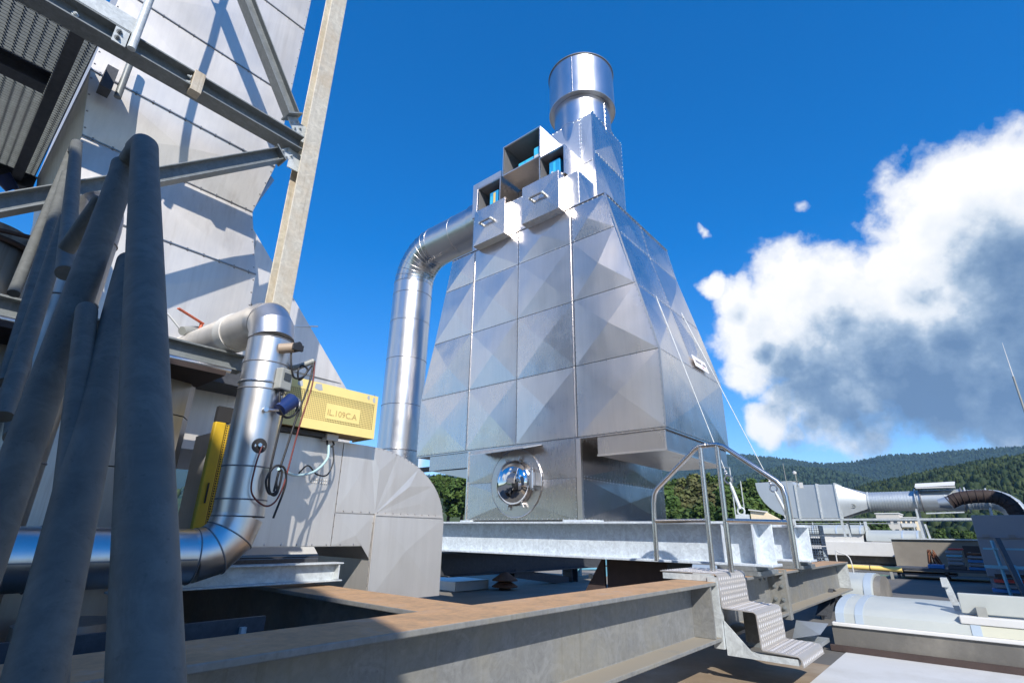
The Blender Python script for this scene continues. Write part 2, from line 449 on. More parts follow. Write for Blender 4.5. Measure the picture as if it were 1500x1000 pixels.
def link_mesh(name, me, mat, parent=None, smooth=None, kind=None, bev=None):
    if mat is not None: me.materials.append(M(mat))
    o = bpy.data.objects.new(name, me); C.objects.link(o)
    if smooth is not None:
        me.shade_smooth(); me.set_sharp_from_angle(angle=R(smooth))
    if parent is not None: adopt(o, parent)
    if kind: o['kind'] = kind
    if bev:
        mo = o.modifiers.new('bevel', 'BEVEL'); mo.width = bev; mo.segments = 2; mo.limit_method = 'ANGLE'; mo.angle_limit = R(40)
        mo.harden_normals = False
    return o

def adopt(o, parent):
    o.parent = parent
    root = parent
    loc = Vector(parent['_loc']) if '_loc' in parent else Vector((0, 0, 0))
    o.matrix_parent_inverse = Matrix.Translation(-loc)

def obj(name, mb, mat, parent=None, smooth=None, kind=None, bev=None):
    me = bpy.data.meshes.new(name)
    me.from_pydata(mb.v, [], mb.f); me.update()
    return link_mesh(name, me, mat, parent, smooth, kind, bev)

def np_obj(name, v, f, mat, kind=None, parent=None):
    """fast mesh from numpy arrays; f is (n,3)"""
    me = bpy.data.meshes.new(name)
    me.vertices.add(len(v)); me.vertices.foreach_set('co', np.asarray(v, dtype=np.float32).ravel())
    me.loops.add(f.size); me.loops.foreach_set('vertex_index', np.asarray(f, dtype=np.int32).ravel())
    me.polygons.add(len(f)); me.polygons.foreach_set('loop_start', np.arange(0, f.size, f.shape[1], dtype=np.int32))
    me.update(calc_edges=True); me.validate()
    return link_mesh(name, me, mat, parent, None, kind)

def tag(o, label=None, cat=None, group=None, kind=None):
    if label: o['label'] = label
    if cat: o['category'] = cat
    if group: o['group'] = group
    if kind: o['kind'] = kind
    return o

def thing(name, loc, label, cat, group=None):
    o = bpy.data.objects.new(name, None); C.objects.link(o)
    o.location = loc; o.empty_display_size = 0.1
    o['_loc'] = tuple(loc)
    return tag(o, label, cat, group)

def move_copy(root, delta, label=None):
    r = root.copy(); C.objects.link(r); r.location = Vector(root.location)+Vector(delta)
    if label: r['label'] = label
    for ch in list(root.children):
        c = ch.copy(); C.objects.link(c); c.parent = r; c.matrix_parent_inverse = ch.matrix_parent_inverse.copy()
        for g in list(ch.children):
            d = g.copy(); C.objects.link(d); d.parent = c; d.matrix_parent_inverse = g.matrix_parent_inverse.copy()
    return r

def ibeam(a0, a1, axis, c, ztop, h, b, tf=0.02, tw=0.012):
    """H section lying along axis 'x' or 'y' between a0 and a1, centred on c across"""
    z0 = ztop-h; hb = b/2; ht = tw/2
    prof = [(-hb, z0), (hb, z0), (hb, z0+tf), (ht, z0+tf), (ht, ztop-tf), (hb, ztop-tf), (hb, ztop), (-hb, ztop), (-hb, ztop-tf), (-ht, ztop-tf), (-ht, z0+tf), (-hb, z0+tf)]
    if axis == 'x': pts = [(a0, c+p, z) for p, z in prof]; vec = (a1-a0, 0, 0)
    else: pts = [(c+p, a0, z) for p, z in prof]; vec = (0, a1-a0, 0)
    m = MB()
    n = 12; A = [Vector(p) for p in pts]; B = [p+Vector(vec) for p in A]
    fs = [(0, 1, 2, 3, 10, 11), (3, 4, 9, 10), (4, 5, 6, 7, 8, 9)]
    full = [tuple(f)[::-1] for f in fs]+[tuple(i+n for i in f) for f in fs]
    for i in range(n):
        j = (i+1) % n
        full.append((i, j, n+j, n+i))
    m.add(A+B, full)
    return m

def hbar(p0, p1, h, b, tf, tw, flange_n):
    """H section between two points; flange_n = direction normal to the flanges"""
    p0 = Vector(p0); p1 = Vector(p1); d = (p1-p0).normalized()
    u = Vector(flange_n); u = (u-d*u.dot(d)).normalized(); s = d.cross(u)
    z0, z1 = -h/2, h/2; hb = b/2; ht = tw/2
    prof = [(-hb, z0), (hb, z0), (hb, z0+tf), (ht, z0+tf), (ht, z1-tf), (hb, z1-tf), (hb, z1), (-hb, z1), (-hb, z1-tf), (-ht, z1-tf), (-ht, z0+tf), (-hb, z0+tf)]
    A = [p0+s*a+u*z for a, z in prof]; B = [p+(p1-p0) for p in A]
    fs = [(0, 1, 2, 3, 10, 11), (3, 4, 9, 10), (4, 5, 6, 7, 8, 9)]
    full = [tuple(f)[::-1] for f in fs]+[tuple(i+12 for i in f) for f in fs]
    for i in range(12):
        j = (i+1) % 12
        full.append((i, j, 12+j, 12+i))
    return MB().add(A+B, full)

def bolt(m, p, n, r=0.014, h=0.014):
    p = Vector(p); n = Vector(n).normalized()
    m.cyl(p, p+n*h*0.3, r*1.6, r*1.6, 12)
    m.cyl(p+n*h*0.3, p+n*h*1.3, r, r, 6)
    m.cyl(p+n*h*1.3, p+n*h*2.0, r*0.55, r*0.55, 8)

def panel_mesh(q, rise=0.014, inset=0.004, thick=0.012, jit=0.0):
    """four corners anticlockwise seen from outside -> cross-broken cladding panel with a folded edge"""
    q = [Vector(p) for p in q]; c = sum(q, Vector())/4
    n = ((q[1]-q[0]).cross(q[3]-q[0])).normalized()
    qi = []
    for p in q:
        d = c-p; qi.append(p+d.normalized()*inset*1.4)
    apex = c+n*rise
    if jit: apex += (q[1]-q[0])*random.uniform(-jit, jit)+(q[3]-q[0])*random.uniform(-jit, jit)
    back = [p-n*thick for p in qi]
    vs = qi+[apex]+back
    fs = [(0, 1, 4), (1, 2, 4), (2, 3, 4), (3, 0, 4)]
    for i in range(4):
        j = (i+1) % 4
        fs.append((i, 5+i, 5+j, j))
    return MB().add(vs, fs), n

def rivets(m, a, b, n, step=0.07, r=0.0068):
    a = Vector(a); b = Vector(b); L = (b-a).length; k = max(2, int(L/step)); n = Vector(n).normalized()
    t1 = n.orthogonal().normalized(); t2 = n.cross(t1)
    for i in range(k):
        p = a.lerp(b, (i+0.5)/k)
        vs = [p+(t1*math.cos(x)+t2*math.sin(x))*r for x in (0, 1.257, 2.513, 3.77, 5.027)]+[p+n*r*0.8]
        m.add(vs, [(0, 1, 5), (1, 2, 5), (2, 3, 5), (3, 4, 5), (4, 0, 5)])

def text_mesh(body, size, loc, xdir, ydir, ext=0.001):
    cu = bpy.data.curves.new('txt', 'FONT'); cu.body = body; cu.size = size; cu.extrude = ext; cu.resolution_u = 3
    cu.align_x = 'CENTER'; cu.align_y = 'CENTER'
    o = bpy.data.objects.new('txt', cu); C.objects.link(o)
    dg = bpy.context.evaluated_depsgraph_get(); dg.update()
    me = bpy.data.meshes.new_from_object(o.evaluated_get(dg))
    bpy.data.objects.remove(o)
    X = Vector(xdir).normalized(); Yv = Vector(ydir).normalized(); Zv = X.cross(Yv)
    mt = Matrix((X, Yv, Zv)).transposed().to_4x4(); mt.translation = Vector(loc)
    me.transform(mt)
    for mm in list(me.materials): pass
    me.materials.clear()
    return me

def arc(c, r, a0, a1, n, ex, ey):
    c = Vector(c); ex = Vector(ex); ey = Vector(ey)
    return [c+ex*(r*math.cos(a0+(a1-a0)*i/n))+ey*(r*math.sin(a0+(a1-a0)*i/n)) for i in range(n+1)]

ZR = -0.90          # roof level
TOP = -0.294        # top of the main support beams
XF = 4.85           # front plane of the exhaust stack

# ================================================================== SETTING
def sheet(name, x0, x1, y0, y1, z, mat, kind='structure'):
    m = MB().add([(x0, y0, z), (x1, y0, z), (x1, y1, z), (x0, y1, z)], [(0, 1, 2, 3)])
    return obj(name, m, mat, kind=kind)

# the flat roof (a thick slab) and its differently coloured coverings
rb = MB().box(-12, 31, -30, 34, ZR-13, ZR)
obj('roof', rb, 'roof_felt', kind='structure')
sheet('roof_covering', 2.6, 5.66, -8, 1.05, ZR+0.004, 'roof_white')
sheet('roof_covering', 2.0, 5.0, 1.05, 3.0, ZR+0.004, 'roof_brown')
sheet('roof_covering', 5.0, 30.0, 3.0, 22.0, ZR+0.004, 'roof_grey')

# terrain sheets --------------------------------------------------------------------------
def interp(x, xs, ys): return float(np.interp(x, xs, ys))
def terrain(name, az0, az1, d0, d1, base0, ridge, mat, nseg=160, nrad=26, namp=6.0, back=1.25, nsc=0.01, power=1.2):
    vs = []; fs = []
    for i in range(nseg+1):
        az = az0+(az1-az0)*i/nseg
        el = ridge(az)
        for j in range(nrad+1):
            t = j/nrad
            if t <= 0.8:
                u = t/0.8; d = d0+(d1-d0)*u
                z = base0+(el*d1-base0)*(u**power)
            else:
                u = (t-0.8)/0.2; d = d1+(d1*back-d1)*u
                z = el*d1*(1-u)+(base0)*u
            x = d*math.cos(R(az)); y = d*math.sin(R(az))
            n = mnoise.fractal(Vector((x*nsc, y*nsc, 3.1)), 1.0, 2.0, 4)
            z += n*namp*min(1, t*3)*(0.25 if abs(t-0.8) < 0.05 else 1.0)
            vs.append((x, y, z))
    for i in range(nseg):
        for j in range(nrad):
            a = i*(nrad+1)+j
            fs.append((a, a+nrad+1, a+nrad+2, a+1))
    o = obj(name, MB().add(vs, fs), mat, kind='structure', smooth=60)
    return np.array(vs).reshape(nseg+1, nrad+1, 3)

far_az = [-40, -4.4, -2.4, -0.25, 2.07, 4.5, 6.6, 8, 9.9, 12.7, 16.3, 23.2, 30, 40, 50, 60, 90]
far_el = [.13, .1205, .1222, .1225, .1200, .122, .1160, .1140, .1155, .1250, .1348, .1365, .125, .11, .098, .09, .09]
mid_az = [-40, 3, 5.9, 7.36, 9.9, 12.8, 14.5, 16.6, 22, 90]
mid_el = [.07, .07, .0847, .096, .108, .1135, .109, .098, .085, .05]
near_az = [-40, -4.3, -1.85, 0.85, 3.3, 5.87, 8.6, 10.8, 14, 18, 24, 35, 45, 52, 70, 90]
near_el = [.103, .1000, .0955, .0890, .0790, .0700, .0585, .0560, .055, .052, .05, .06, .06, .06, .05, .05]
G_far = terrain('hills', -45, 95, 1500, 2700, -10, lambda a: interp(a, far_az, far_el), 'leaf_far', 220, 30, 14, nsc=0.0025)
G_mid = terrain('hills', -45, 95, 900, 1650, -12, lambda a: interp(a, mid_az, mid_el), 'leaf_far', 220, 26, 22, nsc=0.004)
G_near = terrain('hills', -45, 95, 170, 680, -14, lambda a: interp(a, near_az, near_el), 'leaf_hill', 220, 40, 5, nsc=0.012, power=1.0)
G_low = terrain('terrain', 8, 75, 55, 150, -12, lambda a: interp(a, [0, 12, 16, 24, 44, 52, 75], [.0, .012, .03, .03, .035, .035, .02]), 'ground_green', 90, 14, 1.0, nsc=0.05, power=1.0)
gm = MB()
gn = 96
gvs = [(0, 0, -14.2)]+[(3700*math.cos(2*math.pi*i/gn), 3700*math.sin(2*math.pi*i/gn), -14.2) for i in range(gn)]
gm.add(gvs, [(0, 1+i, 1+(i+1) % gn) for i in range(gn)])
obj('ground', gm, 'ground_green', kind='structure')

# ---- trees as masses on the hills (uncountable) -----------------------------------------
rng = np.random.default_rng(3)
def blob_proto(seed, conifer=False, rings=5, seg=8):
    r_ = np.random.default_rng(seed); v = []; f = []
    if conifer:
        prof = [(0.02, 1.0), (0.16, .78), (0.12, .76), (0.30, .52), (0.22, .50), (0.42, .22), (0.1, .10)]
    else:
        prof = [(0.05, 1.0), (0.30, .93), (0.46, .74), (0.52, .52), (0.44, .30), (0.25, .12)]
    for k, (rr, h) in enumerate(prof):
        for s in range(seg):
            a = 2*math.pi*s/seg+k*0.4
            q = rr*(1+r_.uniform(-.28, .28)); v.append((q*math.cos(a), q*math.sin(a), h+r_.uniform(-.05, .05)))
    for k in range(len(prof)-1):
        for s in range(seg):
            a = k*seg+s; b = k*seg+(s+1) % seg
            f.append((a, b+seg, b)); f.append((a, a+seg, b+seg))
    return np.array(v), np.array(f)

def scatter(name, G, count, hmin, hmax, wid, mat, conf_frac, jmin, jmax, ridge_extra=0, az_bias=None):
    protos = [blob_proto(i, False) for i in range(5)]+[blob_proto(20+i, True) for i in range(3)]
    VV = []; FF = []; off = 0
    ni, nj = G.shape[0]-1, G.shape[1]-1
    for k in range(count+ridge_extra):
        i = rng.random()*ni if az_bias is None else np.clip(az_bias(rng)*ni, 0, ni-0.001)
        if k >= count: j = nj*0.8*rng.uniform(0.95, 1.0)
        else: j = nj*0.8*(jmin+(jmax-jmin)*math.sqrt(rng.random()))
        i0, j0 = int(i), int(j); fi, fj = i-i0, j-j0
        p = (G[i0, j0]*(1-fi)*(1-fj)+G[min(i0+1, ni), j0]*fi*(1-fj)+G[i0, min(j0+1, nj)]*(1-fi)*fj+G[min(i0+1, ni), min(j0+1, nj)]*fi*fj)
        con = rng.random() < conf_frac
        pv, pf = protos[5+rng.integers(3)] if con else protos[rng.integers(5)]
        h = rng.uniform(hmin, hmax)*(1.15 if con else 1.0); wd = h*wid*rng.uniform(.8, 1.25)
        a = rng.random()*6.28; ca, sa = math.cos(a), math.sin(a)
        q = np.empty_like(pv)
        q[:, 0] = (pv[:, 0]*ca-pv[:, 1]*sa)*wd+p[0]; q[:, 1] = (pv[:, 0]*sa+pv[:, 1]*ca)*wd+p[1]; q[:, 2] = pv[:, 2]*h+p[2]-h*0.12
        VV.append(q); FF.append(pf+off); off += len(pv)
    o = np_obj(name, np.vstack(VV), np.vstack(FF), mat, kind='stuff')
    return o
# azimuth indices: view spans about -6..27 degrees plus a slot near 44..52
def az_view(r_):
    u = r_.random()
    if u < .80: az = r_.uniform(-9, 27)
    elif u < .92: az = r_.uniform(27, 60)
    else: az = r_.uniform(-40, 90)
    return (az+45)/140
o = scatter('hillside_forest', G_near, 13000, 6, 11, 0.50, 'leaf_hill', 0.35, 0.0, 1.0, 900, az_view)
tag(o, 'mixed green forest covering the nearer hillside on the right', 'forest')
o = scatter('ridge_forest', G_far, 3200, 7, 12, 0.7, 'leaf_far', 0.6, 0.45, 1.0, 2000, az_view)
tag(o, 'dark spruce forest along the far mountain ridge', 'forest')
o = scatter('middle_forest', G_mid, 4200, 9, 15, 0.6, 'leaf_far', 0.45, 0.2, 1.0, 900, az_view)
tag(o, 'hazy forest on the middle hill below the far ridge', 'forest')

# ================================================================== NEAR TREES (things)
def crown_mesh(seed, n_leaf=2600, rad=2.6, h=5.6, leaf=0.17):
    r_ = np.random.default_rng(seed)
    lobes = []
    for k in range(16):
        a = r_.uniform(0, 6.28); q = r_.uniform(0, .75)*rad; z = r_.uniform(.20, .95)
        lim = math.sqrt(max(0.05, 1-(2*z-1)**2))*1.05
        lobes.append((q*math.cos(a)*lim, q*math.sin(a)*lim, z*h, r_.uniform(.5, .95)*rad*0.42))
    V = np.zeros((n_leaf*4, 3)); F = np.arange(n_leaf*4).reshape(-1, 4)
    for i in range(n_leaf):
        lx, ly, lz, lr = lobes[r_.integers(len(lobes))]
        d = r_.normal(size=3); d /= np.linalg.norm(d); q = lr*(r_.random()**0.35)
        c = np.array((lx, ly, lz))+d*q
        nrm = d+r_.normal(size=3)*0.55+np.array((0, 0, .3)); nrm /= np.linalg.norm(nrm)
        t = np.cross(nrm, r_.normal(size=3)); t /= np.linalg.norm(t); b = np.cross(nrm, t)
        s = leaf*r_.uniform(.6, 1.5)
        V[i*4:i*4+4] = (c-t*s-b*s*.7, c+t*s*.8-b*s*.6, c+t*s+b*s*.7, c-t*s*.7+b*s*.9)
    me = bpy.data.meshes.new('crown')
    me.vertices.add(len(V)); me.vertices.foreach_set('co', V.astype(np.float32).ravel())
    me.loops.add(F.size); me.loops.foreach_set('vertex_index', F.astype(np.int32).ravel())
    me.polygons.add(len(F)); me.polygons.foreach_set('loop_start', np.arange(0, F.size, 4, dtype=np.int32))
    me.update(calc_edges=True)
    return me
crowns = [crown_mesh(50+i) for i in range(5)]
for k, me in enumerate(crowns): me.materials.append(M('leaf_near'))
olive = crown_mesh(77); olive.materials.append(M('leaf_olive'))
tm = MB().tube([(0, 0, -3.0), (0.08, 0.03, 0.5), (-0.03, 0.1, 2.6), (0.1, 0.05, 4.4)], [.24, .19, .12, .04], 8)
for k in range(5):
    a = k*1.3; tm.tube([(0, 0.05, 1.1+k*.45), (math.cos(a)*.8, math.sin(a)*.8, 2.2+k*.5), (math.cos(a)*1.5, math.sin(a)*1.5, 3.1+k*.45)], [.08, .05, .02], 6)
trunk_me = bpy.data.meshes.new('trunk'); trunk_me.from_pydata(tm.v, [], tm.f); trunk_me.materials.append(M('bark'))
tree_i = 0
def tree(az, d, el_top, s=1.0, kind=0):
    global tree_i
    H = 5.6*s
    x, y = d*math.cos(R(az)), d*math.sin(R(az)); z = el_top*d-H
    lab = ('green broadleaf tree in the dense wood beyond the roof behind the exhaust stack' if kind == 0
           else 'olive brown half bare tree in the wood beside the stair rail')
    grp = 'broadleaf trees in the near wood' if kind == 0 else 'olive trees in the near wood'
    t = bpy.data.objects.new('broadleaf_tree' if kind == 0 else 'olive_tree', None); C.objects.link(t)
    t.location = (x, y, z); t.rotation_euler = (0, 0, random.uniform(0, 6.28)); t.scale = (s*random.uniform(.9, 1.2), s*random.uniform(.9, 1.2), s)
    tag(t, lab, 'tree', grp)
    c = bpy.data.objects.new('crown', crowns[tree_i % 5] if kind == 0 else olive); C.objects.link(c); c.parent = t
    k = bpy.data.objects.new('trunk', trunk_me); C.objects.link(k); k.parent = t
    tree_i += 1
top_pts_az = [8, 12.5, 14.1, 15.3, 17.2, 18.4, 20.3, 22.3, 23.4, 26, 30, 40, 44.8, 47, 48.4, 50.6, 54, 60]
top_pts_el = [.055, .078, .089, .096, .094, .100, .107, .103, .097, .095, .095, .1, .101, .101, .1035, .099, .095, .09]
for row, (d, drop, s) in enumerate(((112, 0.0, 1.35), (98, 0.018, 1.3), (86, 0.036, 1.25), (74, 0.054, 1.15))):
    az = 12.6 if row else 13.4
    while az < 55:
        if 25.5 < az < 43: az += 3.0 if row == 0 else 25.0
        el = interp(az, top_pts_az, top_pts_el)-drop+random.uniform(-.006, .004)
        kind = 1 if (row in (0, 1, 2) and 19.4 < az < 23.6 and random.random() < (.75 if row else .4)) else 0
        tree(az, d*random.uniform(.95, 1.05), el, s*random.uniform(.85, 1.15), kind)
        az += random.uniform(1.0, 1.6)*(112/d)**0.5
for az, d, el in ((13.0, 75, .045), (11.6, 85, .03), (9.5, 120, .03), (8.4, 120, .028), (7.2, 120, .032), (6.3, 110, .026), (10.6, 100, .035)):
    tree(az, d, el, 0.9)
# dark bushes in front of the block of flats
for az, d, el, s in ((6.05, 150, .0225, .8), (6.45, 150, .014, .7), (3.3, 140, .012, 1.0), (2.3, 140, .014, .9), (1.3, 140, .014, 1.0), (.3, 140, .012, .9), (2.9, 120, .001, .9), (1.0, 120, .004, .9)):
    tree(az, d, el, s)

# ---- block of flats ---------------------------------------------------------------------
t = thing('apartment_block', (179, 15, -14), 'cream and grey block of flats below the long duct, with balcony rows', 'building')
obj('wall', MB().box(179, 190, 11.2, 14.6, -14, 5.6), 'cream_wall', t)
obj('tower', MB().box(178.4, 190, 14.7, 19.8, -14, 6.6), 'block_grey', t)
obj('roof', MB().box(178.2, 190.2, 14.5, 20.0, 6.61, 6.9).box(178.8, 190.2, 11.0, 14.49, 5.61, 5.8), 'white', t)
for r_ in range(6):
    z = -9.5+r_*2.55
    obj('balcony', MB().box(178.2, 178.98, 11.3, 14.55, z, z+0.95), 'white', t)
    for c_ in range(3):
        obj('window', MB().box(178.93, 178.99, 11.5+c_*1.05, 12.1+c_*1.05, z+1.05, z+2.2), 'window_dark', t)
    for c_ in range(3):
        obj('window', MB().box(178.33, 178.39, 15.3+c_*1.5, 16.1+c_*1.5, z+.8, z+2.0), 'window_dark', t)
t = thing('shed', (150, 1.3, -14), 'low red roofed shed among trees beyond the roof edge', 'building')
obj('wall', MB().box(150, 160, -2.0, 2.2, -14, -.6), 'cream_wall', t)
obj('roof', MB().box(149.7, 160.2, -2.3, 2.5, -.6, .5), 'terracotta', t)
t = thing('gable_wall', (30.5, 8.0, ZR), 'pale orange wall end seen under the square duct', 'wall')
obj('plaster', MB().extrude([(30.5, 7.0, ZR), (30.5, 9.0, ZR), (30.5, 9.0, 1.35), (30.5, 8.2, 1.25), (30.5, 7.0, 0.55)], (0.3, 0, 0)), 'cream_wall', t)
obj('coping', MB().bar((30.62, 9.05, 1.40), (30.62, 8.2, 1.29), .5, .06), 'white', t)

# ================================================================== OUT-OF-VIEW BLOCKS ADDED TO CAST THE SHADE
# unseen block added behind the camera, top edge shaped to shade near beam and rails
U = Vector((0.758, -0.652, 0)); TH = Vector((-0.652, -0.758, 0))
prof = [(0.02, ZR), (0.02, 3.15), (-0.07, 3.33), (-0.54, 4.24), (-1.73, 5.42), (-1.80, 4.98), (-1.95, 4.82), (-5.0, 4.7), (-5.0, ZR)]
t = thing('rear_shade_block', tuple(U*-2+TH*3+Vector((0, 0, ZR))), 'grey unseen block behind the camera, added to shade the foreground', 'building')
obj('wall', MB().extrude([U*a+TH*3.0+Vector((0, 0, z)) for a, z in prof], TH*3.0), 'shade_block_wall', t)
obj('door', MB().extrude([U*a+TH*2.96+Vector((0, 0, z)) for a, z in ((-3.2, ZR), (-2.2, ZR), (-2.2, ZR+2.1), (-3.2, ZR+2.1))], TH*0.035), 'box_grey', t)
t = thing('right_shade_block', (12, -5, ZR), 'grey unseen block beyond the right edge of the view, added to cast shade', 'building')  # unseen block added to throw shade over the roof equipment at right
obj('wall', MB().box(8.5, 17.5, -8.5, -3.6, ZR, 3.6), 'shade_block_wall', t)
obj('roof', MB().box(8.3, 17.7, -8.7, -3.4, 3.6, 3.8), 'white', t)

# ================================================================== MAIN SUPPORT BEAMS
def bolts_obj(pts, n, parent, r=0.014):
    for p in pts:
        m = MB(); bolt(m, p, n, r); obj('bolt', m, 'galv_frame', parent, smooth=30)

t = thing('main_beam', (5, 1.595, TOP-.36), 'long dusty H beam with brown top crossing the foreground, stair bolted on', 'steel beam')
a = obj('beam_section', ibeam(-1.6, 5.66, 'x', 1.595, TOP, .36, .30, .022, .013), 'galv_dusty', t, bev=.004)
obj('beam_section', ibeam(5.70, 9.0, 'x', 1.595, TOP-.002, .36, .30, .022, .013), 'galv_dusty', t, bev=.004)
obj('splice_plate', MB().box(5.625, 5.659, 1.43, 1.76, TOP-.40, TOP+.02), 'galv_dusty', t, bev=.003)
obj('splice_plate', MB().box(5.663, 5.697, 1.43, 1.76, TOP-.40, TOP+.02), 'galv_dusty', t, bev=.003)
for z in (-.345, -.42, -.53, -.60):
    bolts_obj([(5.624, 1.475, z), (5.624, 1.54, z)], (-1, 0, 0), t, .0125)
obj('stiffener', MB().extrude([(8.93, 1.45, TOP-.03), (8.93, 1.588, TOP-.03), (8.93, 1.588, TOP-.335), (8.93, 1.45, TOP-.335)], (.02, 0, 0)), 'galv_light', t)
obj('stiffener', MB().extrude([(3.80, 1.45, TOP-.024), (3.80, 1.588, TOP-.024), (3.80, 1.588, TOP-.336), (3.80, 1.45, TOP-.336)], (.02, 0, 0)), 'galv_dusty', t)
for x in (5.03, 5.17, 6.28, 6.42):
    bolts_obj([(x, 1.48, TOP-.024)], (0, 0, -1), t, .013)
for x, dx in ((8.2, 1.0), (8.2, -.6)):
    obj('leg', hbar((x, 1.595, TOP-.36), (x+dx, 1.595, ZR), .12, .12, .01, .008, (1, 0, 0)), 'dark_beam', t)
obj('leg', hbar((1.0, 1.595, TOP-.36), (1.0, 1.595, ZR), .2, .2, .012, .008, (1, 0, 0)), 'dark_beam', t)
for x0 in (5.4,): obj('leg', hbar((x0, 1.68, TOP-.36), (x0, 1.68, ZR), .14, .14, .012, .008, (1, 0, 0)), 'galv_frame', t)

t = thing('side_beam', (1.66, 3.5, TOP-.36), 'shorter rusty topped H beam joining the long one beneath the insulated pipe elbow', 'steel beam')
obj('beam_section', ibeam(1.76, 6.8, 'y', 1.665, TOP-.003, .36, .30, .022, .013), 'galv_dusty', t, bev=.004)
t = thing('rear_beam', (7.6, 6.4, TOP-.36), 'dark H beam with slanted end below the far side of the pale beams', 'steel beam')
bm_ = ibeam(5.55, 11.0, 'x', 6.55, TOP-.002, .36, .30, .022, .013)
bm_.v = [(x+(.5*(TOP-z)/.36 if x < 6 else 0), y, z) for x, y, z in bm_.v]
obj('beam_section', bm_, 'dark_beam', t)
obj('post', hbar((9.55, 6.5, TOP-.36), (9.55, 6.5, ZR), .22, .22, .015, .01, (1, 0, 0)), 'dark_beam', t)
obj('brace', hbar((7.7, 6.5, TOP-.37), (9.4, 6.5, ZR+.03), .14, .14, .012, .01, (0, 1, 0)), 'dark_beam', t)

t = thing('pale_beam', (4.9, 3.5, -.222), 'pale galvanised H beam carrying the front of the stack base', 'steel beam', None)
obj('beam_section', ibeam(1.29, 6.9, 'y', 4.90, .128, .35, .30, .021, .012), 'galv_new', t, bev=.004)
for y in (1.65, 1.40):
    obj('stiffener', MB().extrude([(4.755, y, .105), (4.893, y, .105), (4.893, y, -.199), (4.755, y, -.199)], (0, .014, 0)), 'galv_new', t)
t2 = move_copy(t, (1.45, 0.03, -.002), 'second pale galvanised H beam half hidden behind the front one')
for x, nm in ((4.90, 'front'), (6.35, 'rear')):
    k = thing('shim_pack', (x, 1.6, TOP), 'stack of grey shim plates under the end of the %s pale beam' % nm, 'shim plates')
    obj('plate', MB().box(x-.16, x+.42, 1.40, 1.74, TOP+.001, TOP+.035), 'galv_frame', k, bev=.002)
    obj('plate', MB().box(x-.16, x+.36, 1.42, 1.73, TOP+.036, -.2235), 'galv_frame', k, bev=.002)
# saddle / gusset plates under the base
t = thing('base_saddle', (5.2, 2.6, ZR), 'dark brown saddle box with triangular gusset beneath the stack base', 'support')
obj('box', MB().box(5.0, 5.6, 2.30, 2.95, ZR, -.235), 'rust_dark', t)
obj('gusset', MB().extrude([(4.98, 2.97, -.235), (4.98, 3.0, -.235), (4.98, 3.45, ZR), (4.98, 2.97, ZR)], (.03, 0, 0)), 'rust_dark', t)
obj('eye', MB().cyl((4.965, 3.13, -.40), (4.979, 3.13, -.40), .025, n=16), 'box_grey', t)
obj('gusset', MB().extrude([(4.98, 2.28, -.235), (4.98, 2.05, -.235), (4.98, 2.28, ZR)], (.03, 0, 0)), 'dark_beam', t)
t = thing('pedestal', (5.3, 5.6, ZR), 'dark roof pedestal under the far end of the pale beams', 'support')
obj('post', MB().box(4.8, 5.0, 6.42, 6.68, ZR, TOP-.365), 'dark_beam', t)

# ================================================================== EXHAUST STACK
st = thing('exhaust_stack', (5.7, 3.6, .13), 'large faceted stainless steel exhaust stack with round chimney on top', 'exhaust stack')
rv = MB()
ycol = [4.93, 4.06, 3.16]
rows = [1.02, 1.85, 2.69, 3.515, 4.045]
yl = [5.94, 5.94, 5.72, 5.54, 5.43]
yr = [2.12, 2.115, 2.33, 2.55, 2.65]
XB = 6.68
def add_panel(q, mat='stack_steel', rise=.012, parent=None, riv=True, jit=.03, name='panel', inset=.004):
    m, n = panel_mesh(q, rise, jit=jit, inset=inset)
    o = obj(name, m, mat, parent or st)
    if riv:
        q = [Vector(p) for p in q]; c = sum(q, Vector())/4
        for i in range(4):
            a, b = q[i], q[(i+1) % 4]
            d = (c-(a+b)/2).normalized()*.014
            rivets(rv, a+d+n*.001, b+d+n*.001, n)
    return o
for r_ in range(4):
    z0, z1 = rows[r_], rows[r_+1]
    cols0 = [yl[r_]]+ycol+[yr[r_]]; cols1 = [yl[r_+1]]+ycol+[yr[r_+1]]
    for c_ in range(4):
        add_panel([(XF, cols0[c_], z0), (XF, cols0[c_+1], z0), (XF, cols1[c_+1], z1), (XF, cols1[c_], z1)], rise=random.uniform(.021, .034))
    # right flank (towards -Y)
    xs = [XF, XB] if r_ < 1 else [XF, 5.80, XB]
    for c_ in range(len(xs)-1):
        add_panel([(xs[c_], yr[r_], z0), (xs[c_+1], yr[r_], z0), (xs[c_+1], yr[r_+1], z1), (xs[c_], yr[r_+1], z1)], rise=random.uniform(.021, .034))
    # far and left flanks, plain
    add_panel([(XB, yr[r_], z0), (XB, yl[r_], z0), (XB, yl[r_+1], z1), (XB, yr[r_+1], z1)], riv=False)
    add_panel([(XB, yl[r_], z0), (XF, yl[r_], z0), (XF, yl[r_+1], z1), (XB, yl[r_+1], z1)], riv=False)
# vertical ribs (double standing seams) on the front
for y in (4.915, 3.185):
    obj('seam_strip', MB().box(XF-.006, XF+.0, y-.0025, y+.0025, 1.03, 4.03), 'stack_steel_dull', st)
